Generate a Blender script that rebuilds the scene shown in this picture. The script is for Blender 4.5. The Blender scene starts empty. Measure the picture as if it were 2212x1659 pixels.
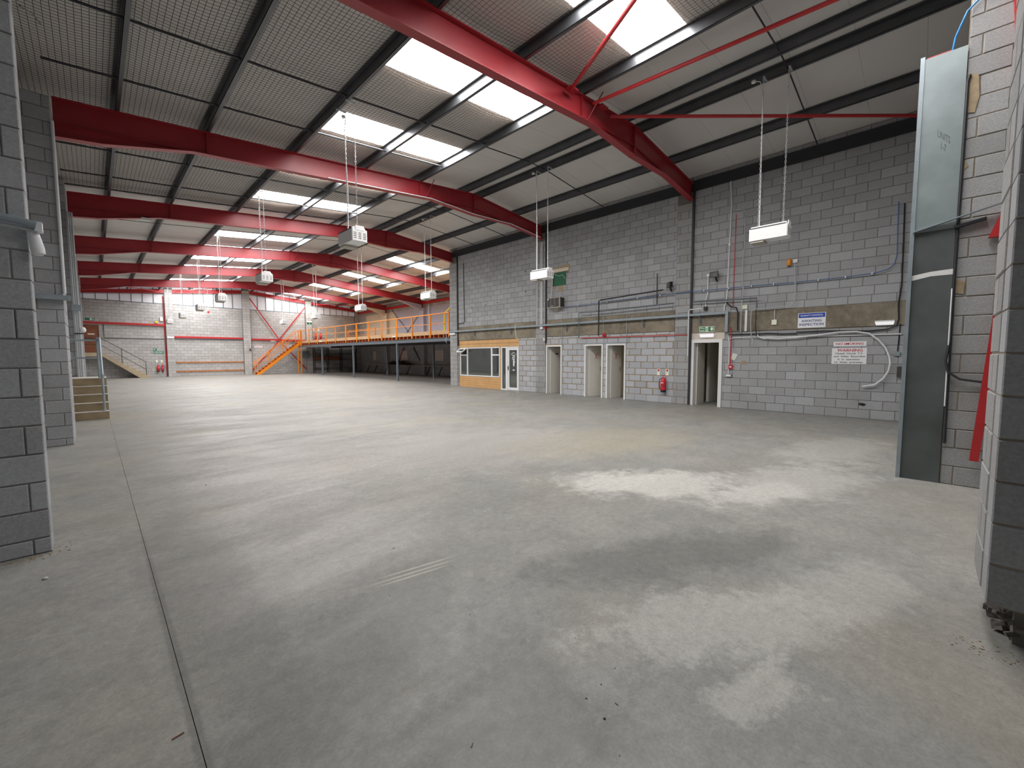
import bpy, bmesh, math, random
from mathutils import Vector, Matrix
random.seed(7)
sc = bpy.context.scene
COL = sc.collection

# ------------------------------------------------------------------ camera
CAM_H, YAW, PITCH, ROLL, FPX = 1.5637, 0.789045, 0.067471, -0.001815, 897.82
def cam_axes():
    f = Vector((math.sin(YAW)*math.cos(PITCH), math.cos(YAW)*math.cos(PITCH), -math.sin(PITCH)))
    r = Vector((math.cos(YAW), -math.sin(YAW), 0)); u = r.cross(f)
    return f, r*math.cos(ROLL)+u*math.sin(ROLL), -r*math.sin(ROLL)+u*math.cos(ROLL)
CF, CR, CU = cam_axes()
cd = bpy.data.cameras.new('camera'); cam = bpy.data.objects.new('camera', cd); COL.objects.link(cam)
cd.sensor_width = 36; cd.lens = FPX/2212*36; cd.clip_start = .05; cd.clip_end = 200
m = Matrix((CR, CU, -CF)).transposed().to_4x4(); m.translation = (0, 0, CAM_H); cam.matrix_world = m
sc.camera = cam

# ------------------------------------------------------------------ world and exposure
w = bpy.data.worlds.new('overcast_sky'); sc.world = w; w.use_nodes = True
w.node_tree.nodes['Background'].inputs[0].default_value = (.82, .9, 1, 1)
w.node_tree.nodes['Background'].inputs[1].default_value = 1.0
sc.view_settings.view_transform = 'Standard'; sc.view_settings.look = 'None'
sc.view_settings.exposure = 0.1; sc.view_settings.gamma = 1.0; sc.view_settings.use_curve_mapping = False
SKY_L = 26.0           # radiance of the daylit rooflights
sc.cycles.diffuse_bounces = 4; sc.cycles.glossy_bounces = 3; sc.cycles.max_bounces = 7; sc.cycles.adaptive_threshold = .03; sc.cycles.time_limit = 900; sc.cycles.use_auto_tile = False

# ------------------------------------------------------------------ pixel helpers (photo pixel -> point on a plane of the building)
def ray(u, v): return CF + CR*((u-1106)/FPX) - CU*((v-829.5)/FPX)
def on(u, v, axis, val):
    d = ray(u, v); o = Vector((0, 0, CAM_H)); t = (val-o[axis])/d[axis]; return o+d*t
def proj(p):
    d = Vector(p)-Vector((0, 0, CAM_H)); z = d.dot(CF)
    if z < .05: return None
    return (1106+FPX*d.dot(CR)/z, 829.5-FPX*d.dot(CU)/z)

# ------------------------------------------------------------------ materials
MATS = {}
def nmat(name):
    m = bpy.data.materials.new(name); m.use_nodes = True; MATS[name] = m
    return m, m.node_tree.nodes, m.node_tree.links, m.node_tree.nodes['Principled BSDF']
def simple(name, col, rough=.6, metal=0., var=.06, scale=6., bump=0., spec=.5):
    m, n, l, b = nmat(name)
    b.inputs['Roughness'].default_value = rough; b.inputs['Metallic'].default_value = metal
    b.inputs['Specular IOR Level'].default_value = spec
    tc = n.new('ShaderNodeTexCoord'); nz = n.new('ShaderNodeTexNoise'); nz.inputs['Scale'].default_value = scale; nz.inputs['Detail'].default_value = 5
    l.new(tc.outputs['Object'], nz.inputs['Vector'])
    r = n.new('ShaderNodeMapRange'); r.inputs[1].default_value = .25; r.inputs[2].default_value = .75; r.inputs[3].default_value = 1-var; r.inputs[4].default_value = 1+var
    l.new(nz.outputs['Fac'], r.inputs[0])
    mx = n.new('ShaderNodeVectorMath'); mx.operation = 'SCALE'; mx.inputs[0].default_value = col[:3]
    l.new(r.outputs[0], mx.inputs['Scale']); l.new(mx.outputs[0], b.inputs['Base Color'])
    if bump:
        bp = n.new('ShaderNodeBump'); bp.inputs['Strength'].default_value = bump; bp.inputs['Distance'].default_value = .01
        l.new(nz.outputs['Fac'], bp.inputs['Height']); l.new(bp.outputs[0], b.inputs['Normal'])
    return m
def emis(name, col, s):
    m, n, l, b = nmat(name)
    b.inputs['Base Color'].default_value = (.6, .6, .62, 1); b.inputs['Emission Color'].default_value = (*col, 1); b.inputs['Emission Strength'].default_value = s
    return m
def mix(n, l, fac, a, bcol):
    x = n.new('ShaderNodeMix'); x.data_type = 'RGBA'
    if isinstance(a, tuple): x.inputs[6].default_value = (*a, 1)
    else: l.new(a, x.inputs[6])
    if isinstance(bcol, tuple): x.inputs[7].default_value = (*bcol, 1)
    else: l.new(bcol, x.inputs[7])
    if isinstance(fac, float): x.inputs[0].default_value = fac
    else: l.new(fac, x.inputs[0])
    return x.outputs[2]
def noise(n, l, vec, scale, detail=5., rough=.55, dist=0.):
    z = n.new('ShaderNodeTexNoise'); z.inputs['Scale'].default_value = scale; z.inputs['Detail'].default_value = detail
    z.inputs['Roughness'].default_value = rough; z.inputs['Distortion'].default_value = dist
    if vec is not None: l.new(vec, z.inputs['Vector'])
    return z.outputs['Fac']
def rng(n, l, v, a, b, c=0., d=1.):
    r = n.new('ShaderNodeMapRange'); r.inputs[1].default_value = a; r.inputs[2].default_value = b; r.inputs[3].default_value = c; r.inputs[4].default_value = d
    l.new(v, r.inputs[0]); return r.outputs[0]
def block_mat(name, base, tint, stain=.35):
    """aggregate block: colour varies block by block, fine aggregate speckle and relief"""
    m, n, l, b = nmat(name)
    b.inputs['Roughness'].default_value = .9; b.inputs['Specular IOR Level'].default_value = .25
    oi = n.new('ShaderNodeObjectInfo'); ge = n.new('ShaderNodeNewGeometry')
    ad = n.new('ShaderNodeMath'); ad.operation = 'ADD'; l.new(oi.outputs['Random'], ad.inputs[0]); l.new(ge.outputs['Random Per Island'], ad.inputs[1])
    fr = n.new('ShaderNodeMath'); fr.operation = 'FRACT'; l.new(ad.outputs[0], fr.inputs[0])
    pos = ge.outputs['Position']
    c1 = mix(n, l, rng(n, l, fr.outputs[0], 0, 1), tuple(x*.93 for x in base), tuple(x*1.05 for x in tint))
    big = noise(n, l, pos, .9, 4.)
    c2 = mix(n, l, rng(n, l, big, .5, .8, 0., stain), c1, tuple(x*.55 for x in (base[0]*1.05, base[1], base[2]*.9)))
    fine = noise(n, l, pos, 55., 3., .7)
    vm = n.new('ShaderNodeVectorMath'); vm.operation = 'SCALE'; l.new(c2, vm.inputs[0]); l.new(rng(n, l, fine, .25, .75, .82, 1.16), vm.inputs['Scale'])
    l.new(vm.outputs[0], b.inputs['Base Color'])
    bp = n.new('ShaderNodeBump'); bp.inputs['Strength'].default_value = .35; bp.inputs['Distance'].default_value = .006
    l.new(fine, bp.inputs['Height']); l.new(bp.outputs[0], b.inputs['Normal'])
    return m
block_mat('block_grey', (.36, .365, .375), (.39, .40, .415))
block_mat('block_jamb', (.33, .33, .33), (.36, .36, .36))
block_mat('block_pale', (.44, .435, .43), (.47, .465, .46), .2)
block_mat('block_rough', (.43, .445, .475), (.47, .485, .52), .25)
simple('mortar_grey', (.19, .175, .155), .95, var=.15, scale=20)
simple('mortar_tan', (.33, .25, .16), .95, var=.25, scale=14)
simple('mortar_end', (.20, .175, .145), .95, var=.2, scale=14)
simple('mortar_pale', (.30, .255, .19), .95, var=.2, scale=14)
def concrete_mat():
    m, n, l, b = nmat('floor_concrete')
    ge = n.new('ShaderNodeNewGeometry'); pos = ge.outputs['Position']
    mp = n.new('ShaderNodeMapping'); mp.inputs['Rotation'].default_value = (0, 0, -.5); mp.inputs['Scale'].default_value = (.45, 1.5, 1); l.new(pos, mp.inputs['Vector'])
    st = mp.outputs[0]
    a = noise(n, l, pos, .35, 6., .6, .3); s = noise(n, l, st, .9, 5., .66, .9); f = noise(n, l, pos, 5., 5., .7, .4); sp = noise(n, l, pos, 70., 2.)
    c = mix(n, l, rng(n, l, a, .35, .68), (.25, .249, .234), (.315, .304, .282))
    c = mix(n, l, rng(n, l, s, .48, .70, 0., .32), c, (.185, .184, .172))
    c = mix(n, l, rng(n, l, f, .48, .7, 0., .5), c, (.33, .322, .30))
    ye = noise(n, l, pos, .55, 4., .5, .5); cl = noise(n, l, pos, 1.7, 6., .72, .2); gr = noise(n, l, pos, 16., 4., .75, .3)
    c = mix(n, l, rng(n, l, cl, .42, .62, 0., .55), c, (.20, .199, .188))
    c = mix(n, l, rng(n, l, ye, .5, .68, 0., .45), c, (.285, .26, .205))
    # pale worn cement patches with ragged edges, where the floor has been scraped
    NZ = {}
    def patch(c, cx, cy, rx, ry, rot, col, amt, rag=1.1, sc_=2.8):
        sub = n.new('ShaderNodeMapping'); sub.vector_type = 'TEXTURE'; sub.inputs['Location'].default_value = (cx, cy, 0); sub.inputs['Rotation'].default_value = (0, 0, rot); sub.inputs['Scale'].default_value = (rx, ry, 100)
        l.new(pos, sub.inputs['Vector'])
        ln = n.new('ShaderNodeVectorMath'); ln.operation = 'LENGTH'; l.new(sub.outputs[0], ln.inputs[0])
        if sc_ not in NZ: NZ[sc_] = noise(n, l, pos, sc_, 7., .74, .3)
        nz = NZ[sc_]
        ad = n.new('ShaderNodeMath'); ad.operation = 'MULTIPLY_ADD'; l.new(nz, ad.inputs[0]); ad.inputs[1].default_value = rag*2; l.new(ln.outputs['Value'], ad.inputs[2])
        return mix(n, l, rng(n, l, ad.outputs[0], 1.15+rag, .6+rag, 0., amt), c, col)
    P = (.50, .488, .452); Q = (.40, .392, .366); Dk = (.165, .163, .15)
    c = patch(c, 6.6, 4.2, 2.2, 1.2, -.3, (.31, .285, .225), .7)
    c = patch(c, 4.6, 5.6, 2.4, 1.7, .2, (.33, .315, .295), .6)
    c = patch(c, 1.6, 6.0, .8, 3.2, -.1, (.33, .31, .29), .5)
    c = patch(c, 5.9, 1.15, 1.6, .6, -.3, Q, .8)
    c = patch(c, 8.6, 1.0, 1.7, .6, -.2, Q, .7)
    c = patch(c, 3.1, 1.35, 1.3, .34, -.5, Dk, .8)
    c = patch(c, 1.0, 2.1, 1.1, .5, .6, Dk, .6)
    c = patch(c, 1.2, 1.2, .6, .4, .8, Dk, .6)
    c = patch(c, .45, 3.4, .3, 2.2, .0, Dk, .5)
    c = patch(c, 4.75, 2.35, 1.15, .55, -.75, P, .95)
    c = patch(c, 5.3, 1.3, .7, .3, -.4, P, .7)
    c = patch(c, 2.55, .78, .85, .34, -.62, Q, .9, 1.3, 5.)
    c = patch(c, 2.1, .48, .3, .14, -.45, P, .5, 1.7, 5.)
    c = patch(c, 3.4, .35, .8, .3, -.3, Q, .6)
    for dx, dy, ln_ in ((0, 0, .34), (.06, .045, .30), (-.03, -.04, .26)): c = patch(c, 1.57+dx, 2.56+dy, ln_, .012, -.19, (.42, .405, .35), .8, .5, 16.)
    c = patch(c, .23, 2.6, .028, 2.4, .0, (.13, .128, .116), .6, .6, 5.)
    c = patch(c, 6.1, 12.4, 5., .035, -.02, (.40, .39, .36), .6, .5)
    c = patch(c, 9.2, 7.2, .03, 4.2, .0, (.33, .31, .26), .5, .5)
    cr = n.new('ShaderNodeTexVoronoi'); cr.feature = 'DISTANCE_TO_EDGE'; cr.inputs['Scale'].default_value = .33
    wv = n.new('ShaderNodeVectorMath'); wv.operation = 'ADD'; nzv = n.new('ShaderNodeTexNoise'); nzv.inputs['Scale'].default_value = 1.4; l.new(pos, nzv.inputs['Vector'])
    l.new(pos, wv.inputs[0]); l.new(nzv.outputs['Color'], wv.inputs[1]); l.new(wv.outputs[0], cr.inputs['Vector'])
    c = mix(n, l, rng(n, l, cr.outputs['Distance'], .0, .0018, .14, 0.), c, (.12, .115, .1))
    vm = n.new('ShaderNodeVectorMath'); vm.operation = 'SCALE'; vg = n.new('ShaderNodeVectorMath'); vg.operation = 'SCALE'; l.new(c, vg.inputs[0]); l.new(rng(n, l, gr, .3, .7, .86, 1.14), vg.inputs['Scale'])
    l.new(vg.outputs[0], vm.inputs[0]); l.new(rng(n, l, sp, .3, .7, .9, 1.09), vm.inputs['Scale'])
    l.new(vm.outputs[0], b.inputs['Base Color'])
    l.new(rng(n, l, s, .4, .7, .42, .68), b.inputs['Roughness']); b.inputs['Specular IOR Level'].default_value = .35
    bp = n.new('ShaderNodeBump'); bp.inputs['Strength'].default_value = .18; bp.inputs['Distance'].default_value = .01
    l.new(f, bp.inputs['Height']); l.new(bp.outputs[0], b.inputs['Normal'])
concrete_mat()
def lintel_mat():
    m, n, l, b = nmat('lintel_concrete'); ge = n.new('ShaderNodeNewGeometry'); pos = ge.outputs['Position']
    c = mix(n, l, rng(n, l, noise(n, l, pos, 1.6, 8., .7), .4, .65), (.27, .235, .175), (.15, .125, .095))
    c = mix(n, l, rng(n, l, noise(n, l, pos, 8., 5.), .5, .75, 0., .5), c, (.34, .31, .25))
    l.new(c, b.inputs['Base Color']); b.inputs['Roughness'].default_value = .92
lintel_mat()
simple('red_paint', (.34, .025, .034), .38, var=.08, scale=2.5)
simple('red_plain', (.48, .025, .03), .4)
simple('bright_red', (.62, .015, .03), .35)
simple('purlin_steel', (.125, .13, .14), .42, .75, var=.15, scale=3)
simple('dark_steel', (.035, .037, .042), .5, .3)
simple('liner_panel', (.62, .60, .575), .6, var=.04, scale=1.2)
simple('net_cord', (.10, .075, .06), .8)
simple('grey_steel', (.15, .18, .205), .45, .1, var=.1)
simple('galv', (.30, .35, .38), .45, .35, var=.12, scale=5)
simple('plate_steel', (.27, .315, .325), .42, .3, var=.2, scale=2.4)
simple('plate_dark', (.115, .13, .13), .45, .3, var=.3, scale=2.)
simple('white_paint', (.78, .78, .77), .5, var=.02)
simple('upvc', (.84, .85, .86), .35, var=.01)
simple('door_paint', (.80, .775, .72), .45, var=.04, scale=2)
simple('cream', (.66, .58, .46), .7)
simple('purple_grey', (.42, .42, .52), .7)
simple('room_cream', (.78, .72, .58), .7)
simple('orange', (.85, .27, .015), .4, var=.05)
simple('dark_orange', (.52, .10, .02), .5)
simple('yellow', (.9, .62, .01), .4)
simple('timber', (.62, .36, .15), .6, var=.12, scale=3)
simple('deck_timber', (.58, .37, .20), .65, var=.12, scale=3)
simple('brown_wood', (.22, .075, .035), .55, var=.25, scale=3)
simple('peg_wood', (.62, .28, .11), .5, var=.2)
simple('coat_wood', (.40, .14, .045), .5, var=.2)
simple('step_concrete', (.27, .205, .125), .9, var=.3, scale=3, bump=.2)
simple('step_edge', (.5, .48, .43), .8)
simple('stair_tan', (.45, .37, .25), .9, var=.15)
simple('black', (.012, .012, .014), .5)
simple('dark_grille', (.05, .045, .042), .6)
simple('beige_metal', (.42, .39, .34), .5)
simple('heater_white', (.86, .86, .86), .4, var=.01)
simple('chain_metal', (.75, .76, .78), .35, .6)
simple('cable_white', (.75, .76, .78), .5)
simple('cable_grey', (.42, .44, .46), .5)
simple('cable_blue', (.05, .13, .30), .5)
simple('cable_blue_bright', (.03, .25, .62), .45)
simple('sign_white', (.85, .86, .88), .4, var=.01)
simple('sign_blue', (.015, .06, .42), .4, var=.01)
simple('ink_blue', (.02, .035, .22), .5, var=.01)
simple('ink_red', (.55, .01, .04), .5, var=.01)
simple('ink_dark', (.04, .045, .05), .5, var=.01)
simple('sign_green', (.005, .21, .10), .4, var=.01)
simple('sign_cream', (.85, .86, .70), .5, var=.01)
simple('green_panel', (.012, .11, .05), .6)
simple('amber', (.75, .27, .01), .3)
simple('tan_patch', (.36, .28, .18), .95, var=.2, scale=12)
simple('paper', (.72, .80, .70), .7)
simple('board_pale', (.62, .55, .48), .6)
simple('cloth_black', (.008, .008, .009), .9)
simple('rubble', (.13, .12, .11), .95, var=.5, scale=25, bump=.8)
simple('rust', (.20, .07, .03), .9, var=.3, scale=15)
def glass_mat():
    m, n, l, b = nmat('glass')
    b.inputs['Base Color'].default_value = (.5, .52, .5, 1); b.inputs['Roughness'].default_value = .03; b.inputs['Metallic'].default_value = 1.
    out = n['Material Output']; tr = n.new('ShaderNodeBsdfTransparent'); tr.inputs[0].default_value = (.72, .77, .76, 1)
    mx = n.new('ShaderNodeMixShader'); mx.inputs[0].default_value = .34
    l.new(tr.outputs[0], mx.inputs[1]); l.new(b.outputs[0], mx.inputs[2]); l.new(mx.outputs[0], out.inputs['Surface'])
glass_mat()
emis('rooflight', (1, .985, .97), SKY_L)
emis('pane_bright', (1, .98, 1), .5)
emis('pane_dim', (.94, .92, 1), .10)
emis('tube_lit', (1, 1, 1), .5)
MATS['rooflight'].cycles.emission_sampling = 'FRONT'
for k_ in ('pane_bright', 'pane_dim', 'tube_lit'): MATS[k_].cycles.emission_sampling = 'NONE'

# ------------------------------------------------------------------ mesh building
WL = {}
class MB:
    def __init__(s): s.v = []; s.f = []
    def add(s, vs, fs):
        o = len(s.v); s.v += [tuple(v) for v in vs]; s.f += [tuple(i+o for i in f) for f in fs]; return s
    def box(s, x0, x1, y0, y1, z0, z1):
        if x0 > x1: x0, x1 = x1, x0
        if y0 > y1: y0, y1 = y1, y0
        if z0 > z1: z0, z1 = z1, z0
        return s.add([(x0,y0,z0),(x1,y0,z0),(x1,y1,z0),(x0,y1,z0),(x0,y0,z1),(x1,y0,z1),(x1,y1,z1),(x0,y1,z1)],
                     [(3,2,1,0),(4,5,6,7),(0,1,5,4),(1,2,6,5),(2,3,7,6),(3,0,4,7)])
    def hexa(s, lo, hi):
        return s.add(list(lo)+list(hi), [(3,2,1,0),(4,5,6,7),(0,1,5,4),(1,2,6,5),(2,3,7,6),(3,0,4,7)])
    def bar(s, p, q, w, h, up=(0,0,1)):
        p = Vector(p); q = Vector(q); d = (q-p).normalized(); up = Vector(up)
        sd = d.cross(up)
        if sd.length < 1e-4: sd = d.cross(Vector((1,0,0)))
        sd.normalize(); u = sd.cross(d); a = sd*(w/2); b = u*(h/2)
        return s.hexa([p-a-b, p+a-b, q+a-b, q-a-b], [p-a+b, p+a+b, q+a+b, q-a+b])
    def tube(s, pts, r, n=8):
        pts = [Vector(p) for p in pts]; rings = []; up = None
        for i, p in enumerate(pts):
            d = (pts[min(i+1, len(pts)-1)]-pts[max(i-1, 0)]).normalized()
            if up is None:
                up = Vector((0,0,1)) if abs(d.z) < .9 else Vector((1,0,0))
            a = d.cross(up)
            if a.length < 1e-5: a = d.cross(Vector((0,1,0)))
            a.normalize(); b = a.cross(d).normalized(); up = b
            rr = r[i] if isinstance(r, (list, tuple)) else r
            rings.append([p+(a*math.cos(t)+b*math.sin(t))*rr for t in [2*math.pi*k/n for k in range(n)]])
        o = len(s.v)
        for g in rings: s.v += [tuple(x) for x in g]
        for i in range(len(rings)-1):
            for k in range(n):
                a_ = o+i*n+k; b_ = o+i*n+(k+1) % n
                s.f.append((a_, b_, b_+n, a_+n))
        s.f.append(tuple(o+k for k in range(n))[::-1]); s.f.append(tuple(o+(len(rings)-1)*n+k for k in range(n)))
        return s
    def lathe(s, base, prof, axis=(0,0,1), n=16):
        ax = Vector(axis).normalized(); base = Vector(base)
        t = Vector((1,0,0)) if abs(ax.x) < .9 else Vector((0,1,0)); a = ax.cross(t).normalized(); b = ax.cross(a)
        o = len(s.v)
        for (r, z) in prof:
            for k in range(n):
                th = 2*math.pi*k/n; s.v.append(tuple(base+ax*z+(a*math.cos(th)+b*math.sin(th))*max(r, 1e-4)))
        for i in range(len(prof)-1):
            for k in range(n):
                q = o+i*n+k; w_ = o+i*n+(k+1) % n; s.f.append((q, w_, w_+n, q+n))
        s.f.append(tuple(o+k for k in range(n))[::-1]); s.f.append(tuple(o+(len(prof)-1)*n+k for k in range(n)))
        return s
    def prism(s, poly, f, lo, hi):
        """poly: 2D outline; f(a,b,t) -> point; extruded between t=lo and t=hi"""
        k = len(poly); return s.add([f(a, b, lo) for a, b in poly]+[f(a, b, hi) for a, b in poly],
            [tuple(range(k))[::-1], tuple(range(k, 2*k))]+[(i, (i+1) % k, k+(i+1) % k, k+i) for i in range(k)])
    def mesh(s, name, off=Vector((0,0,0)), smooth=False):
        me = bpy.data.meshes.new(name); me.from_pydata([tuple(Vector(v)-off) for v in s.v], [], s.f)
        bm = bmesh.new(); bm.from_mesh(me); bmesh.ops.recalc_face_normals(bm, faces=bm.faces); bm.to_mesh(me); bm.free()
        if smooth:
            for p in me.polygons: p.use_smooth = True
            me.set_sharp_from_angle(angle=math.radians(40)) if hasattr(me, 'set_sharp_from_angle') else None
        return me
    def build(s, name, mat, parent=None, smooth=False, label=None, cat=None, group=None, kind=None):
        off = WL.get(parent, Vector((0,0,0))) if parent else Vector((0,0,0))
        if parent is None and cat:          # a thing that is one mesh: origin at its base
            xs, ys, zs = zip(*s.v); off = Vector(((min(xs)+max(xs))/2, (min(ys)+max(ys))/2, min(zs)))
        o = bpy.data.objects.new(name, s.mesh(name, off, smooth)); COL.objects.link(o)
        o.data.materials.append(MATS[mat])
        if parent: o.parent = parent
        else: o.location = off
        WL[o] = off
        return tag(o, label, cat, group, kind)
def tag(o, label=None, cat=None, group=None, kind=None):
    if label: o['label'] = label
    if cat: o['category'] = cat
    if group: o['group'] = group
    if kind: o['kind'] = kind
    return o
def thing(name, label, cat, loc, group=None, kind=None):
    o = bpy.data.objects.new(name, None); COL.objects.link(o); o.location = loc; o.empty_display_size = .1
    WL[o] = Vector(loc); return tag(o, label, cat, group, kind)
def struct(name, label=None): return thing(name, label, None, (0,0,0), kind='structure')
def copy_tree(o, loc, label=None, group=None):
    r = o.copy(); COL.objects.link(r); r.location = loc; WL[r] = Vector(loc)
    if label: r['label'] = label
    if group: r['group'] = group
    def rec(src, dst):
        for ch in list(src.children):
            c = ch.copy(); COL.objects.link(c); c.parent = dst; rec(ch, c)
    rec(o, r); return r

# faces of the building: P(a, z, off) -> point, off = distance out of the face
XW, YE = 13.36, 41.98
FR = lambda a, z, off=0.: (XW-off, a, z)               # long blockwork wall, facing -x
FE = lambda a, z, off=0.: (a, YE-off, z)               # end wall, facing -y
def face(axis, val, sgn):
    if axis == 0: return lambda a, z, off=0.: (val+sgn*off, a, z)
    return lambda a, z, off=0.: (a, val+sgn*off, z)
ROT = {(0,-1): -math.pi/2, (1,-1): 0., (0,1): math.pi/2, (1,1): math.pi}
def fbox(mb, F, a0, a1, z0, z1, o0, o1):
    p = F(a0, z0, o0); q = F(a1, z1, o1); return mb.box(p[0], q[0], p[1], q[1], p[2], q[2])

def block_verts(L, H, D, c=.006):
    """one block, front face at y=0 looking to -y, arrises slightly eased"""
    x, z = L/2, H/2
    vs = [(-x,D,-z),(x,D,-z),(x,D,z),(-x,D,z), (-x,c,-z),(x,c,-z),(x,c,z),(-x,c,z), (-x+c,0,-z+c),(x-c,0,-z+c),(x-c,0,z-c),(-x+c,0,z-c)]
    fs = [(0,1,5,4),(1,2,6,5),(2,3,7,6),(3,0,4,7),(4,5,9,8),(5,6,10,9),(6,7,11,10),(7,4,8,11),(8,9,10,11)]
    return vs, fs
BM_CACHE = {}
def block_mesh(L, H, D, mt):
    k = (round(L, 3), round(H, 3), round(D, 3), mt)
    if k not in BM_CACHE:
        vs, fs = block_verts(*k[:3]); me = bpy.data.meshes.new('block'); me.from_pydata(vs, [], fs); BM_CACHE[k] = me
    return BM_CACHE[k]
def sub_iv(ivs, cut):
    out = []
    for a, b in ivs:
        if cut[1] <= a or cut[0] >= b: out.append((a, b)); continue
        if cut[0] > a+.03: out.append((a, cut[0]))
        if cut[1] < b-.03: out.append((cut[1], b))
    return out
def lay(axis, val, sgn, rows, holes, joint=.010, D=.1, base=0., jit=.003, L=.45):
    """rows: (z0, z1, a0, a1, phase) -> list of blocks (a0,a1,z0,z1,off)"""
    out = []
    for (z0, z1, a0, a1, ph) in rows:
        ivs = [(a0, a1)]
        for h in holes:
            if h[2] < z1-.02 and h[3] > z0+.02: ivs = sub_iv(ivs, h)
        for (p, q) in ivs:
            n0 = math.ceil((p-base-ph*L+.05)/L); cuts = [p]
            x = base+ph*L+n0*L
            while x < q-.05: cuts.append(x); x += L
            cuts.append(q)
            for c, d in zip(cuts, cuts[1:]): out.append((c+joint/2, d-joint/2, z0+joint/2, z1-joint/2, random.uniform(-jit, jit)))
    return out
def place_blocks(parent, axis, val, sgn, blocks, mat, limit=300, D=.1, mats=None, rest_name='blockwork'):
    F = face(axis, val, sgn); rz = ROT[(axis, sgn)]; scored = []
    nrm = Vector((sgn, 0, 0)) if axis == 0 else Vector((0, sgn, 0))
    for b in blocks:
        c = Vector(F((b[0]+b[1])/2, (b[2]+b[3])/2, 0)); d = c-Vector((0,0,CAM_H)); dist = d.length
        s = (b[1]-b[0])*(b[3]-b[2])*max(0, -d.normalized().dot(nrm))/dist**2
        uv = proj(c)
        if uv is None or not (-60 < uv[0] < 2270 and -60 < uv[1] < 1720): s = 0
        scored.append((s, b))
    scored.sort(key=lambda t: -t[0])
    R = Matrix.Rotation(rz, 3, 'Z'); rest = MB(); off = WL.get(parent, Vector((0,0,0)))
    for i, (s, b) in enumerate(scored):
        mt = mats(b) if mats else mat
        c = Vector(F((b[0]+b[1])/2, (b[2]+b[3])/2, b[4]))
        if i < limit and s > 0:
            o = bpy.data.objects.new('block', block_mesh(b[1]-b[0], b[3]-b[2], D, mt)); COL.objects.link(o)
            o.location = c-off; o.rotation_euler = (0,0,rz); o.parent = parent
            if not o.data.materials: o.data.materials.append(MATS[mt])
        else:
            vs, fs = block_verts(b[1]-b[0], b[3]-b[2], D); rest.add([c+R@Vector(v) for v in vs], fs)
    if rest.v:
        rest.build(rest_name, mat, parent, kind='stuff')
def core(parent, axis, val, sgn, a0, a1, z0, z1, holes, mat, th=.215, back=.009, name='mortar_bed'):
    F = face(axis, val, sgn); mb = MB()
    zs = sorted(set([z0, z1]+[min(max(h[i], z0), z1) for h in holes for i in (2, 3)]))
    for p, q in zip(zs, zs[1:]):
        if q-p < 1e-4: continue
        ivs = [(a0, a1)]
        for h in holes:
            if h[2] < q-1e-3 and h[3] > p+1e-3: ivs = sub_iv(ivs, h)
        for a, b in ivs: fbox(mb, F, a, b, p, q, -back, -th)
    return mb.build(name, mat, parent)

def text_mesh(name, s, mat, parent, F, a0, a1, z0, z1, off, flip, depth=.0015, shear=0.):
    """lettering fitted into the rectangle a0..a1 (reading direction) by z0..z1 on face F"""
    cu = bpy.data.curves.new(name, 'FONT'); cu.body = s; cu.extrude = 0.; cu.offset = .018; cu.align_x = 'CENTER'; cu.space_line = 1.05; cu.resolution_u = 3
    ob = bpy.data.objects.new(name, cu); COL.objects.link(ob)
    dg = bpy.context.evaluated_depsgraph_get(); me = bpy.data.meshes.new_from_object(ob.evaluated_get(dg))
    bpy.data.objects.remove(ob); bpy.data.curves.remove(cu)
    xs = [v.co.x for v in me.vertices]; ys = [v.co.y for v in me.vertices]
    x0, x1, y0, y1 = min(xs), max(xs), min(ys), max(ys); pl = WL.get(parent, Vector((0,0,0)))
    for v in me.vertices:
        t = (v.co.x-x0)/(x1-x0); k = (v.co.y-y0)/(y1-y0)
        v.co = Vector(F(a0+(a1-a0)*t, z0+(z1-z0)*k+shear*(t-.5), off))-pl
    me.name = name; o = bpy.data.objects.new(name, me); COL.objects.link(o); o.parent = parent; me.materials.append(MATS[mat]); WL[o] = pl
    return o
# ================================================================== the setting
XR, XL, XE, BAY, Y1 = 9.65, -.35, 19.65, 6.1, 5.38
YK = lambda k: Y1+BAY*k
T = lambda x: 7.2-.095*abs(x-XR)          # top of the rafters
# floor: two bays of concrete slab with a joint between them
fl = struct('floor')
MB().box(-1.0, 20.4, -8, 42.4, -.22, -.02).build('sub_base', 'mortar_grey', fl)
MB().box(-1.0, .2285, -8, 42.4, -.2, 0).build('floor_slab', 'floor_concrete', fl)
MB().box(.2315, 20.4, -8, 42.4, -.2, 0).build('floor_slab', 'floor_concrete', fl)
mb = MB()
random.seed(21)
for i in range(60):                                   # grit and splinters lying on the slab
    y = random.uniform(.4, 9) if i > 25 else random.uniform(.3, 3.2); x = random.uniform(.0, 1.15)*y+random.uniform(0, 1.2)
    s = random.uniform(.0015, .0045); a = random.uniform(0, 3.1)
    p = Vector((x, y, s*.4)); d = Vector((math.cos(a), math.sin(a), 0))*s*random.choice((1, 1, 2.4))
    mb.bar(p-d, p+d, s, s*.7)
mb.build('floor_grit', 'rubble', None, kind='stuff', label='tiny dark grit and splinters scattered on the concrete floor', cat='debris')

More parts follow.
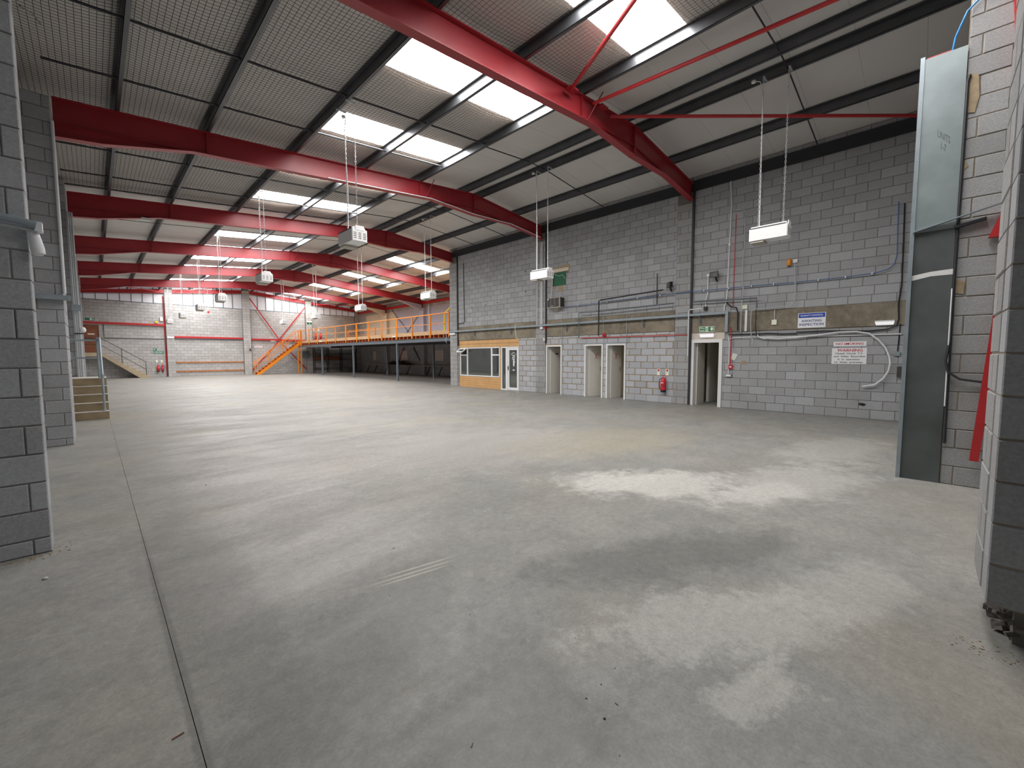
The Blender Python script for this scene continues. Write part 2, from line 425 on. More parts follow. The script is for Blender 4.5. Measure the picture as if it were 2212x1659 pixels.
# roof: white liner panels on both slopes, rooflight panes between the purlins
ce = struct('ceiling')
ROOF = .215                                            # underside of the liner above the rafters
def roof_quad(x0, x1, y0, y1, c=.007, th=.05):
    z = lambda x: T(x)+ROOF
    lo = [(x0,y0+c,z(x0)), (x1,y0+c,z(x1)), (x1,y1-c,z(x1)), (x0,y1-c,z(x0))]
    mid = [(x0,y0,z(x0)+c), (x1,y0,z(x1)+c), (x1,y1,z(x1)+c), (x0,y1,z(x0)+c)]
    hi = [(a, b, d+th) for a, b, d in mid]
    return MB().add(lo+mid+hi, [(3,2,1,0)]+[(i, (i+1) % 4, 4+(i+1) % 4, 4+i) for i in range(4)]+[(4+i, 4+(i+1) % 4, 8+(i+1) % 4, 8+i) for i in range(4)]+[(8,9,10,11)])
SK_L = [(3.93, 5.62), (5.68, 7.42)]; SK_R = [(11.95, 13.52), (13.84, 15.34)]
for k in range(-2, 6):
    cuts = [0, .95, 1.88, 2.87, 3.87, 4.9, BAY] if k > -2 else [2., 3., 3.87, 4.9, BAY]
    for c0, c1 in zip(cuts, cuts[1:]):
        y0, y1 = YK(k)+c0, YK(k)+c1
        if k == 5 and c1 == BAY: y1 += .4
        litL = (c0 == 3.87 and k >= -1) or (c0 == .95 and k >= -1); litR = c0 == 3.87 and k >= 2
        for lit, sk, xa, xb in ((litL, SK_L, -.95, XR), (litR, SK_R, XR, 20.3)):
            if not lit: roof_quad(xa, xb, y0, y1).build('roof_panel', 'liner_panel', ce)
            else:
                roof_quad(xa, sk[0][0], y0, y1).build('roof_panel', 'liner_panel', ce); roof_quad(sk[1][1], xb, y0, y1).build('roof_panel', 'liner_panel', ce)
                roof_quad(sk[0][1], sk[1][0], y0, y1).build('roof_panel', 'liner_panel', ce)
                for a, b in sk:
                    pn = roof_quad(a, b, y0, y1, .002, .01).build('rooflight_pane', 'rooflight', ce); pn.data.materials.append(MATS['white_paint'])
                    for f_ in pn.data.polygons: f_.material_index = 0 if f_.normal.z < -.9 else 1      # only the underside glows

# ---- long blockwork wall with the doors
wr = struct('wall_right')
DOORS = {1: (10.42, 11.25, 2.0), 2: (8.5, 9.32, 2.0), 3: (7.56, 8.36, 2.0), 4: (4.34, 5.28, 2.06)}
HOLES = [(12.83, 17.12, 0, 2.34)]+[(a, b, 0, h) for a, b, h in DOORS.values()]+[(10.24, 10.91, 4.37, 4.9)]
core(wr, 0, XW, -1, -1.0, 5.33, 0, 7.06, HOLES, 'mortar_grey')
core(wr, 0, XW, -1, 5.33, 17.82, 2.34, 7.06, HOLES, 'mortar_grey')
core(wr, 0, XW, -1, 5.33, 17.82, 0, 2.34, HOLES, 'mortar_tan')
LINT = [(11.8, 17.2, 2.35, 3.03), (5.82, 11.27, 2.36, 3.02), (-1.0, 5.3, 2.27, 2.83)]
for a, b, z0, z1 in LINT:
    fbox(MB(), FR, a, b, z0, z1, -.1, .012).build('lintel_beam', 'lintel_concrete', wr)
PIER_R = [(5.33, 5.8), (11.27, 11.8), (17.2, 17.82)]
ph = HOLES+LINT+[(a, b, 0, 7.1) for a, b in PIER_R]+[(10.1, 11.2, 4.9, 5.06)]
rows = []
for i in range(10): rows.append((i*.225, (i+1)*.225, -.6, 17.82, .5*(i % 2)))
rows.append((2.25, 2.35, 5.8, 17.2, .3)); rows.append((2.83, 3.03, -.6, 5.33, .2))
for i in range(18):
    z0 = 3.03+i*.225; rows.append((z0, min(z0+.225, 7.05), -.6, 17.82, .5*(i % 2)+.1))
random.seed(3)
bl = lay(0, XW, -1, rows, ph)
rough = []
for (a, b, z0, z1, o) in bl:                          # the lower wall beyond the fire exit is laid roughly in wide tan joints
    if a > 5.7 and z1 < 2.36 and z0 > .2:
        rough.append((a+random.uniform(.003, .018), b-random.uniform(.003, .018), z0+random.uniform(.001, .014), z1-random.uniform(.001, .012), o))
    else: rough.append((a, b, z0, z1, o))
rz_ = [q for q in rough if q[0] > 5.7 and q[3] < 2.36]; sm_ = [q for q in rough if not (q[0] > 5.7 and q[3] < 2.36)]
place_blocks(wr, 0, XW, -1, rz_, 'block_rough', 110, rest_name='rough_blockwork'); place_blocks(wr, 0, XW, -1, sm_, 'block_grey', 190)
for pa, pb in PIER_R:                                 # bonded piers, slightly proud
    pe = core(wr, 0, XW-.035, -1, pa, pb, 0, 6.2, [], 'mortar_grey', .1, name='pier'); prow = []
    for i in range(28):
        z0 = i*.225
        if i % 2: cs = [pa, pb]
        else: cs = [pa, pa+.11, pa+.36, pb]
        for c, d in zip(cs, cs[1:]): prow.append((c+.005, d-.005, z0+.005, z0+.22, random.uniform(-.002, .002)))
    place_blocks(pe, 0, XW-.035, -1, prow, 'block_jamb', 300)
# return of the wall at its far end (towards the mezzanine) and the wall top
MB().box(XW+.001, XE, 17.6, 17.82, 0, 7.0).build('return_wall', 'block_grey', wr)
# small lintel and patched opening high on the wall
fbox(MB(), FR, 10.12, 11.17, 4.92, 5.05, -.05, .012).build('small_lintel', 'cream', wr)

# ---- rooms behind the doors
wi = struct('wall_rooms')
def room(y0, y1, x1, h, mat='room_cream'):
    x0 = XW+.22; mb = MB()
    mb.box(x1, x1+.05, y0, y1, 0, h); mb.box(x0, x1, y0-.05, y0, 0, h); mb.box(x0, x1, y1, y1+.05, 0, h); mb.box(x0, x1, y0, y1, h, h+.05)
    mb.build('room_lining', mat, wi)
room(10.2, 11.35, 15.3, 2.3); room(8.44, 9.55, 15.2, 2.3); room(7.4, 8.42, 15.2, 2.3); room(12.6, 17.3, 16.5, 2.5, 'board_pale'); room(4.1, 5.45, 17.0, 2.3)

# ---- end wall, its piers and clerestory
we = struct('wall_back')
hole_e = [(-.42, .42, 1.86, 3.84)]
core(we, 1, YE, -1, -.95, 20.4, 0, 5.62, hole_e, 'mortar_end')
PIER_E = [(4.12, 4.6), (9.26, 9.82), (14.4, 14.94), (19.2, 19.75)]
rows = [(i*.225, (i+1)*.225 if i < 24 else 5.62, -.95, 20.3, .5*(i % 2)) for i in range(25)]
random.seed(5)
bl = lay(1, YE, -1, rows, hole_e+[(a, b, 0, 6) for a, b in PIER_E])
place_blocks(we, 1, YE, -1, bl, 'block_pale', 300)
for pa, pb in PIER_E:
    zt = T((pa+pb)/2)+.15; pe = core(we, 1, YE-.2, -1, pa, pb, 0, zt, [], 'mortar_end', .2, name='pier'); prow = []
    for i in range(int(zt/.225)):
        z0 = i*.225; mid = (pa+pb)/2
        cs = [pa, pb] if i % 2 else [pa, mid, pb]
        for c, d in zip(cs, cs[1:]): prow.append((c+.005, d-.005, z0+.005, z0+.22, 0.))
    place_blocks(pe, 1, YE-.2, -1, prow, 'block_pale', 300)
WIN = [(-.9, 4.12), (4.6, 9.26), (9.82, 14.4), (14.94, 19.2)]
for i, (xa, xb) in enumerate(WIN):
    wn = struct('window_%d' % (i+1)); n = round((xb-xa)/.625); st = (xb-xa)/n
    for j in range(n):
        a, b = xa+j*st, xa+(j+1)*st; mid = (a+b)/2
        br = (4.6 < mid < 7.35) or (11.2 < mid < 14.3)
        zt = lambda x: T(x)+.2
        MB().hexa([(a,YE+.02,5.6),(b,YE+.02,5.6),(b,YE+.05,5.6),(a,YE+.05,5.6)], [(a,YE+.02,zt(a)),(b,YE+.02,zt(b)),(b,YE+.05,zt(b)),(a,YE+.05,zt(a))]).build('pane', 'pane_bright' if br else 'pane_dim', wn)
        MB().box(a-.022, a+.022, YE-.02, YE+.02, 5.6, zt(a)).build('mullion', 'grey_steel', wn)
    MB().box(xa, xb, YE-.015, YE+.019, 5.6, 5.65).build('sill', 'grey_steel', wn)
    z0, z1 = min(T(xa), T(xb)), max(T(xa), T(xb))
    MB().bar((xa, YE-.03, T(xa)-.28), (xb, YE-.03, T(xb)-.28), .02, .03).build('transom', 'grey_steel', wn)

# ---- eaves walls: piers of the near eaves wall and the far side behind the mezzanine
wl = struct('wall_left')
MB().box(-1.0, -.78, -8, 42.2, 0, 6.55).build('wall_core', 'mortar_grey', wl)
lb_ = lay(0, -.78, 1, [(i*.225, (i+1)*.225, -7.9, 41.9, .5*(i % 2)) for i in range(29)], [])
place_blocks(wl, 0, -.77, 1, lb_, 'block_grey', 0, .05)
def pier_l(y0, y1, x1, zt, z0=-.1, D=.215):
    pe = MB().box(-.8, x1-.009, y0+.009, y1-.009, 0, zt).build('pier', 'mortar_grey', wl)
    fr, sd = [], []
    i = 0; z = z0
    while z < zt-.05:
        za, zb = max(z, 0)+.005, min(z+.225, zt)-.005
        cs = [-.78, x1-.1, x1] if i % 2 == 0 else [-.78, x1-.32, x1]
        for c, d in zip(cs, cs[1:]): fr.append((c+.005, d-.003, za, zb, random.uniform(-.003, .003)))
        if y1-y0 > .3:
            yy = y0+D; ss = [yy, yy+.225*(1+i % 2)]
            while ss[-1] < y1: ss.append(ss[-1]+.45)
            ss[-1] = y1
            for c, d in zip(ss, ss[1:]): sd.append((c+.004, d-.004, za, zb, 0.))
        z += .225; i += 1
    place_blocks(pe, 1, y0, -1, fr, 'block_grey', 300, min(D, y1-y0-.01)); place_blocks(pe, 0, x1, 1, sd, 'block_grey', 300, .1) if sd else None
random.seed(11)
pier_l(4.92, 5.14, -.3, 6.3)
pier_l(10.7, 11.9, -.3, 5.95)
for k in (2, 3, 4, 5): pier_l(YK(k)-.78, YK(k)+.4, -.31, T(XL)+.1)
wf = struct('wall_far')
core(wf, 0, XE, -1, 17.8, 42, 0, 6.4, [], 'mortar_grey')
bl = lay(0, XE, -1, [(i*.225, (i+1)*.225, 17.8, 41.9, .5*(i % 2)) for i in range(28)], [])
place_blocks(wf, 0, XE, -1, bl, 'block_grey', 0)
fbox(MB(), face(0, XE, -1), 34.42, 40.2, 3.0, 5.62, .004, .02).build('painted_panel', 'cream', wf)
fbox(MB(), face(0, XE, -1), 22, 34.38, 3.0, 5.62, .004, .02).build('painted_panel', 'purple_grey', wf)

# ---- cross wall beside the camera: free-standing pier and the steel-clad jamb
wc = struct('wall_front')
random.seed(2)
NX, NY = 3.32, -.285
pe = MB().box(NX+.009, 3.95, -1.6, NY-.009, .225, 6.95).build('pier', 'mortar_pale', wc)
MB().box(NX+.12, 3.95, -1.6, NY-.12, 0, .225).build('pier_footing', 'mortar_grey', wc)
fr, sd = [], []
for i in range(31):
    z0 = i*.225; za, zb = z0+.005, min(z0+.22, 6.95)
    if i % 2: cs = [NY-.0, NY-.22, NY-.66, NY-1.1, -1.55]
    else: cs = [NY-.0, NY-.44, NY-.88, -1.55]
    for c, d in zip(cs, cs[1:]):
        if i == 0 and c > NY-.1: continue          # the corner block at the foot is knocked out
        sd.append((d+.005, c-.004, za, zb, random.uniform(-.004, .004)))
    a0 = NX+.22 if i % 2 == 0 else NX+.215
    if i: fr += [(a0+.004, 3.945, za, zb, random.uniform(-.004, .004))] if i % 2 else [(a0+.004, NX+.43, za, zb, 0.), (NX+.44, 3.945, za, zb, 0.)]
place_blocks(pe, 0, NX, -1, sd, 'block_grey', 300, .21); place_blocks(pe, 1, NY, 1, fr, 'block_jamb', 300, .1)
mb = MB()                                            # crumbled infill in the knocked-out corner
for i in range(60):
    x, y = random.uniform(NX+.06, NX+.35), random.uniform(NY-.40, NY-.06); s = random.uniform(.015, .035); z = random.uniform(.0, .17)
    a = random.uniform(0, 3); d = Vector((math.cos(a), math.sin(a), random.uniform(-.5, .5)))*s
    p = Vector((x, y, max(z, s*.7))); mb.bar(p-d, p+d, s*1.5, s, (random.random(), .3, 1))
mb.build('crumbled_infill', 'rubble', wc, kind='stuff')
mb = MB()
for i in range(220):
    x, y = NX-.03+random.uniform(-.1, .06), NY-random.uniform(-.12, .9); s = random.uniform(.0015, .006); a = random.uniform(0, 3)
    d = Vector((math.cos(a), math.sin(a), 0))*s; p = Vector((x, y, s*.4)); mb.bar(p-d, p+d, s, s*.8)
mb.build('mortar_crumbs', 'tan_patch', None, kind='stuff', label='crumbled mortar and brick dust at the foot of the damaged block pier', cat='rubble')
# jamb
JX = 7.24
jw = core(wc, 0, JX, -1, -1.7, -.19, 0, 7.2, [], 'mortar_pale', .22)
rows = [(i*.225, (i+1)*.225, -1.65, -.19, 0) for i in range(31)]
bl = []
for i, r in enumerate(rows):
    cs = [-.19, -.53, -.97, -1.41, -1.65] if i % 2 else [-.19, -.30, -.74, -1.18, -1.65]
    for c, d in zip(cs, cs[1:]): bl.append((d+.005, c-.005, r[0]+.005, r[1]-.005, random.uniform(-.003, .003)))
place_blocks(wc, 0, JX, -1, bl, 'block_jamb', 300)
MB().box(JX+.2, XW, -.6, -.3, 0, 7.2).build('cross_wall_core', 'block_grey', wc)
MB().box(JX+.02, JX+.4, -.6, .17, 0, 5.05).build('column_casing', 'dark_steel', wc)
# hall behind the viewpoint
wb = struct('wall_hall')
MB().box(-1, XW+.2, -8.2, -8, 0, 7.6).build('hall_wall', 'block_grey', wb)
# ================================================================== steelwork
def rafter(k):
    y = YK(k); full = k >= 3
    xr = XE-.12 if full else XW-.02
    label = ['red steel portal rafter carrying the three red brace tubes', 'red steel portal rafter with a white conduit along its lower flange', 'red steel portal rafter ending at the corner of the long wall by the mezzanine', 'red steel portal rafter meeting a plain grey column over the mezzanine', 'red steel portal rafter with a lilac haunch over the mezzanine', 'red steel portal rafter with a cream haunch over the mezzanine'][k]
    t = thing('portal_rafter', label, 'rafter', (XR, y, T(XR)-.7), 'red portal rafters over the hall' if full else 'red portal rafters ending on the long wall')
    xl = -.292
    st = [(xl, .68), (.35, .66), (1.75, .46), (7.85, .46), (XR, .70), (11.45, .46), (17.5, .46), (18.9, .66), (XE, .70)]
    def dep(x):
        for (a, p), (b, q) in zip(st, st[1:]):
            if x <= b: return p+(q-p)*(x-a)/(b-a)
        return st[-1][1]
    xs = [s[0] for s in st if s[0] < xr]+[xr]
    web = MB(); tf = MB(); bf = MB()
    for a, b in zip(xs, xs[1:]):
        za, zb = T(a), T(b); da, db = dep(a), dep(b)
        web.hexa([(a,y-.008,za-da),(b,y-.008,zb-db),(b,y+.008,zb-db),(a,y+.008,za-da)], [(a,y-.008,za),(b,y-.008,zb),(b,y+.008,zb),(a,y+.008,za)])
        tf.hexa([(a,y-.085,za-.018),(b,y-.085,zb-.018),(b,y+.085,zb-.018),(a,y+.085,za-.018)], [(a,y-.085,za),(b,y-.085,zb),(b,y+.085,zb),(a,y+.085,za)])
        bf.hexa([(a,y-.085,za-da-.018),(b,y-.085,zb-db-.018),(b,y+.085,zb-db-.018),(a,y+.085,za-da-.018)], [(a,y-.085,za-da),(b,y-.085,zb-db),(b,y+.085,zb-db),(a,y+.085,za-da)])
    web.build('web', 'red_paint', t); tf.build('top_flange', 'red_paint', t); bf.build('bottom_flange', 'red_paint', t)
    MB().box(XR-.02, XR+.02, y-.085, y+.085, T(XR)-.72, T(XR)-.005).build('ridge_plate', 'red_paint', t)
    for s in (-1, 1):                                    # the rafter's own flange shows as a line inside each ridge haunch
        MB().bar((XR+s*.02, y-.03, T(XR)-.46), (XR+s*1.75, y-.03, T(XR+1.75)-.46), .045, .014).build('haunch_flange', 'red_paint', t)
    MB().bar((xl, y-.03, T(xl)-.46), (1.7, y-.03, T(1.7)-.46), .045, .014).build('haunch_flange', 'red_paint', t)
    for x in (2.0, 7.45): MB().box(x-.006, x+.006, y-.07, y+.07, T(x)-.45, T(x)-.02).build('stiffener', 'red_paint', t)
    if k in (0, 1, 3): # stay from the bottom flange up to the purlin
        MB().tube([(7.7, y-.02, T(7.7)-.43), (7.7+.1, y-.34, T(7.7)+.06)], .012, 6).build('fly_brace', 'red_paint', t)
        if not full: MB().tube([(12.2, y+.0, T(12.2)-.43), (12.3, y+.3, T(12.3)+.06)], .012, 6).build('fly_brace', 'red_paint', t)
    if full:
        hm = {3: 'red_paint', 4: 'purple_grey', 5: 'cream'}.get(k, 'red_paint')
        xc = XE-.31
        MB().box(XE-.3, XE-.002, y-.3, y+.3, 2.96, 5.53).build('eaves_column', hm if k > 3 else 'block_grey', None, label={3: 'plain grey column behind the mezzanine nearest the long wall', 4: 'lilac painted column behind the mezzanine guardrail', 5: 'cream painted column behind the mezzanine guardrail'}[k], cat='column')
        MB().box(XE-.3, XE-.002, y-.3, y+.3, 0, 2.55).build('eaves_column', 'block_grey', None, label='grey block column against the dark wall under the mezzanine', cat='column', group='grey columns under the mezzanine')
        if k > 3:
            MB().hexa([(17.3,y-.1,T(17.3)-.52),(xc,y-.1,T(xc)-.95),(xc,y+.1,T(xc)-.95),(17.3,y+.1,T(17.3)-.52)], [(17.3,y-.1,T(17.3)-.48),(xc,y-.1,T(xc)-.48),(xc,y+.1,T(xc)-.48),(17.3,y+.1,T(17.3)-.48)]).build('painted_haunch', hm, t)
    if k == 1:
        xs_ = [4.6, 7.85, XR, 11.45, 13.15]; MB().tube([(x, y-.1, T(x)-dep(x)-.005) for x in xs_], .013, 6).build('flange_conduit', 'cable_white', t, True)
    if k == 0:
        for x in (6.95, 8.05): MB().box(x-.12, x+.12, y-.24, y-.08, T(x)-.13, T(x)-.10).build('gusset', 'red_paint', t)
    return t
for k in range(0, 6): rafter(k)
# end frame between the end-wall piers
for i, (xa, xb) in enumerate(WIN):
    mb = MB(); y = YE-.14; xa = max(xa, -.74)
    mb.bar((xa, y, T(xa)-.1), (xb, y, T(xb)-.1), .02, .26); mb.bar((xa, y, T(xa)-.235), (xb, y, T(xb)-.235), .14, .016); mb.bar((xa, y, T(xa)+.03), (xb, y, T(xb)+.03), .14, .016)
    mb.build('end_rafter', 'red_plain', None, label=['red end rafter above the clerestory over the landing door', 'red end rafter above the clerestory over the coat pegs', 'red end rafter above the clerestory over the orange stairs', 'red end rafter above the clerestory over the mezzanine'][i], cat='rafter', group='red end rafters above the clerestory')
# purlins
PUR = [.55, 2.0, 3.8, 5.65, 7.45, 9.3, 9.98, 11.85, 13.65, 15.5, 17.3, 18.75]
PLAB = ['dark steel purlin closest to the eaves piers', 'dark steel purlin second from the eaves piers', 'steel purlin carrying the heaters beside the rooflights', 'steel purlin dividing the rooflights under the netting',
        'steel purlin between the netting and the plain liner', 'dark steel purlin of the ridge pair, on the netting side', 'dark steel purlin of the ridge pair, carrying heaters', 'dark steel purlin between the ridge pair and the long wall head',
        'steel purlin dividing the rooflights above the mezzanine', 'steel purlin beyond the rooflights above the mezzanine', 'dark steel purlin second from the far eaves above the mezzanine', 'dark steel purlin closest to the far eaves above the mezzanine']
for x in PUR:
    ya = -7.9 if x < XW else 17.83
    z = T(x); mb = MB()
    mb.box(x-.004, x+.004, ya, 41.9, z, z+.2); mb.box(x-.004, x+.062, ya, 41.9, z, z+.006); mb.box(x-.062, x+.004, ya, 41.9, z+.194, z+.2); mb.box(x+.054, x+.062, ya, 41.9, z+.006, z+.022)
    near = x in (9.3, 9.98)
    mb.build('roof_purlin', 'purlin_steel', None, cat='purlin', group='steel purlins running the length of the roof',
             label=PLAB[PUR.index(x)])
# heavy dark angle along the top of the long wall
fbox(MB(), FR, -.6, 17.5, 6.62, 6.92, .002, .07).build('wall_head_angle', 'dark_steel', None, label='dark steel angle along the top of the long blockwork wall', cat='beam')
# red eaves beam over the mezzanine wall
MB().box(XE-.2, XE-.08, 17.85, 41.7, 5.85, 6.05).build('eaves_beam', 'red_plain', None, label='red eaves beam above the painted panels behind the mezzanine', cat='beam')
# sag rods
def rod(x0, x1, y, r, lab, grp):
    xs = [x0]+[x for x in PUR if x0+.05 < x < x1-.05]+[x1]
    MB().tube([(x, y, T(x)+.07) for x in xs], r, 6).build('sag_rod', 'dark_steel', None, label=lab, cat='rod', group=grp)
for y in (8.38, 10.22, 13.87, 15.85, 17.05): rod(XL, 7.45, y, .02, 'dark rod crossing the purlins below the netting', 'rods below the netting')
for k in (2, 3, 4, 5): rod(XL, 9.3, YK(k)+3.05, .010, 'thin dark rod crossing the purlins below the plain white liner', 'rods below the plain liner')
for y in (2.2, 8.5): rod(7.45, XW-.1, y, .014, 'dark rod between the ridge purlins and the top of the long wall', 'rods near the long wall')
for y in (13.6, 15.7): rod(7.45, XW-.1, y, .014, 'dark rod between the ridge purlins and the top of the long wall', 'rods near the long wall')
for k in (2, 3, 4, 5): rod(9.98, 18.75, YK(k)+3.0, .010, 'thin dark rod on the slope above the mezzanine', 'rods on the far slope')
# safety netting between liner and purlins
mb = MB(); pit = .078; hw = .0036
gaps = [(XL-.4, .55), (.55, 2.0), (2.0, 3.8), (3.8, 5.65), (5.65, 7.45)]
def nz(x):
    for a, b in gaps:
        if a <= x <= b: return T(x)+.2-.075*math.sin(math.pi*(x-a)/(b-a))
    return T(x)+.2
NY0, NY1 = -.15, 17.4
def ribbon(p, q, nrm):
    p = Vector(p); q = Vector(q); s = (q-p).normalized().cross(Vector(nrm)).normalized()*hw; u = Vector((0, 0, hw))
    mb.add([p-s, p+u, p+s, p-u, q-s, q+u, q+s, q-u], [(0,1,5,4),(1,2,6,5),(2,3,7,6),(3,0,4,7)])
x = XL-.3
while x < 7.45:
    ribbon((x, NY0, nz(x)), (x, NY1, nz(x)), (0,0,1)); x += pit
y = NY0
while y < NY1:
    for a, b in gaps:
        n_ = 5
        for i in range(n_):
            p, q = a+(b-a)*i/n_, a+(b-a)*(i+1)/n_; ribbon((p, y, nz(p)), (q, y, nz(q)), (0,0,1))
    y += pit
mb.build('safety_netting', 'net_cord', None, label='square mesh safety netting slung under the roof over the purlins', cat='netting', kind='stuff')
# roof bracing
N1 = (6.95, 5.25, T(6.95)-.12); N2 = (8.05, 5.25, T(8.05)-.12)
def tube(name, pts, r, mat, label, cat, group=None, n=8): return MB().tube(pts, r, n).build(name, mat, None, True, label=label, cat=cat, group=group)
d = Vector((5.76, 3.22, 6.68))-Vector(N1)
tube('brace_tube', [N1, Vector(N1)+d*2.2], .036, 'red_plain', 'red roof brace tube running up past the nearest rooflight', 'brace')
tube('brace_tube', [(7.75, 5.25, T(7.75)-.12), (8.35, -.2, T(8.35)-.12)], .036, 'red_plain', 'thick red roof brace tube running alongside the ridge purlins', 'brace')
tube('brace_tube', [(8.5, 5.3, T(8.5)-.14), (13.2, .0, T(13.2)-.12)], .036, 'red_plain', 'red roof brace tube running level to the head of the long wall', 'brace')
for p, q, lab in (((.0, YK(5), 0), (3.95, YE-.36, 0), 'thin red roof brace above the landing door'), ((4.78, YE-.36, 0), (8.6, YK(5)+.1, 0), 'thin red roof brace above the coat pegs'),
                  ((10.4, YK(5)+.1, 0), (14.3, YE-.2, 0), 'thin red roof brace above the orange stairs'), ((15.0, YE-.2, 0), (19.2, YK(5)+.1, 0), 'thin red roof brace in the corner over the mezzanine')):
    tube('brace_tube', [(p[0], p[1], T(p[0])-.16), (q[0], q[1], T(q[0])-.16)], .028, 'red_plain', lab, 'brace')
# cross bracing on the end wall beside the stairs
yb = YE-.1
MB().bar((9.85, yb, 6.6), (12.05, yb, 3.12), .085, .02, (0,1,0)).build('wall_brace', 'red_plain', None, label='red flat brace from the middle pier down to the rail behind the stairs', cat='brace')
MB().bar((14.38, yb, 6.15), (12.1, yb, 3.12), .085, .02, (0,1,0)).build('wall_brace', 'red_plain', None, label='red flat brace from the pier with the exit sign down to the rail', cat='brace')
MB().bar((12.0, yb, 2.9), (9.85, yb, .35), .085, .02, (0,1,0)).build('wall_brace', 'red_plain', None, label='red flat brace from the rail down to the foot of the middle pier', cat='brace')
MB().bar((12.15, yb, 2.9), (14.36, yb, .3), .085, .02, (0,1,0)).build('wall_brace', 'red_plain', None, label='red flat brace from the rail down behind the stair posts', cat='brace')
for a, b, z, lab in ((-.75, 4.1, 3.98, 'red steel rail above the landing door on the end wall'), (4.6, 9.26, 3.1, 'red steel rail on the end wall above the coat pegs'), (9.82, 14.4, 3.05, 'red steel rail on the end wall behind the orange stairs')):
    MB().box(a, b, YE-.12, YE-.005, z-.07, z+.07).build('wall_rail', 'red_plain', None, label=lab, cat='rail')
# ================================================================== doors and office front in the long wall
def wy(u, v, off=0.):
    p = on(u, v, 0, XW-off); return (p.y, p.z)
def door_frame(n, a, b, h, arch):
    t = struct('door_%d' % n); e = arch
    for (p, q) in ((a, a+e), (b-e, b)): fbox(MB(), FR, p, q, 0, h, -.21, .02).build('jamb', 'white_paint', t)
    fbox(MB(), FR, a+e, b-e, h-e, h, -.21, .02).build('head', 'white_paint', t)
    return t
def leaf(t, hy, ang, wdt, h):
    """leaf hung on the far jamb, swung inwards by ang"""
    hx = XW+.17; d = Vector((math.sin(ang), -math.cos(ang), 0)); nr = Vector((-math.cos(ang), -math.sin(ang), 0))
    p = Vector((hx, hy, 0)); mb = MB(); q = p+d*wdt; s = nr*.04
    mb.hexa([p, q, q+s, p+s], [x+Vector((0,0,h)) for x in (p, q, q+s, p+s)])
    o = mb.build('door_leaf', 'door_paint', t)
    k = p+d*(wdt-.08)+s
    MB().bar(k+Vector((0,0,.98)), k+Vector((0,0,1.16)), .035, .012, nr).build('handle_plate', 'galv', o)
    MB().tube([k+Vector((0,0,1.08)), k+nr*.045+Vector((0,0,1.08)), k+nr*.045-d*.11+Vector((0,0,1.08))], .009, 6).build('handle', 'galv', o)
    return o, (lambda a, z, off=0.: tuple(p+d*a+nr*(.04+off)+Vector((0,0,z))))
for n, (a, b, h) in DOORS.items():
    t = door_frame(n, a, b, h, .06 if n < 4 else .1)
    e = .06 if n < 4 else .1
    ang = math.radians({1: 86, 2: 74, 3: 86, 4: 93}[n])
    o, FL = leaf(t, b-e-.01, ang, b-a-2*e-.03, h-e-.02)
    if n in (2, 3):
        w_ = .34 if n == 2 else .30
        for s in (-1, 1): MB().bar(FL(w_-.07*s, 1.43, .002), FL(w_+.07*s, 1.66, .002), .024, .004, (0,-1,0)).build('painted_cross', 'bright_red', o, label='red painted stroke of an X')
    if n == 1:
        MB().hexa([FL(.30, 1.62, .001), FL(.46, 1.62, .001), FL(.46, 1.62, .003), FL(.30, 1.62, .003)], [FL(.30, 1.68, .001), FL(.46, 1.68, .001), FL(.46, 1.68, .003), FL(.30, 1.68, .003)]).build('notice', 'dark_grille', o)
    if n == 4: fbox(MB(), FR, a-.05, b, h, h+.2, -.05, .006).build('plaster_patch', 'board_pale', t)
# inner door seen through the fire exit
MB().box(14.75, 14.85, 4.12, 5.43, 2.0, 2.3).build('inner_head', 'door_paint', wi)
t = thing('inner_door', 'cream inner door standing open in the passage behind the fire exit', 'door', (14.75, 5.3, 0))
MB().box(14.70, 14.78, 5.18, 5.26, 0, 2.0).build('jamb', 'white_paint', t); o = MB().box(14.80, 15.5, 5.18, 5.22, 0, 1.98).build('leaf', 'door_paint', t)
# lintel strips above doors 2/3
fbox(MB(), FR, 7.5, 9.45, 2.01, 2.05, -.02, .006).build('flashing_strip', 'galv', wr)

# office front
of = thing('office_front', 'timber clad office front with white window and glazed door', 'office front', (XW, 15, 0))
for i, (z0, z1) in enumerate(((1.995, 2.16), (2.165, 2.335))): fbox(MB(), FR, 12.84, 17.1, z0, z1-.006, -.12, -.02).build('plank', 'timber', of)
for i in range(5): fbox(MB(), FR, 14.05, 17.1, .005+i*.109, .005+(i+1)*.109-.006, -.12, -.02).build('plank', 'timber', of)
fbox(MB(), FR, 13.99, 14.05, .0, 1.99, -.12, -.015).build('corner_board', 'timber', of)
wn = MB(); a0, a1, z0, z1 = 14.07, 17.05, .56, 1.985
for p, q, r, s in ((a0, a1, z0, z0+.05), (a0, a1, z1-.05, z1), (a0, a0+.05, z0+.05, z1-.05), (a1-.05, a1, z0+.05, z1-.05), (16.42, 16.48, z0+.05, z1-.05), (14.6, 14.67, z0+.05, z1-.05), (16.48, a1-.05, 1.58, 1.64), (a0+.05, 14.6, 1.58, 1.64)):
    fbox(wn, FR, p, q, r, s, -.1, -.0)
wo = wn.build('window_frame', 'upvc', of)
for p, q, r, s in ((16.48, 17.0, .61, 1.58), (14.67, 16.42, .61, 1.935), (14.12, 14.6, .61, 1.58), (14.12, 14.6, 1.64, 1.935)): fbox(MB(), FR, p, q, r, s, -.07, -.055).build('pane', 'glass', wo)
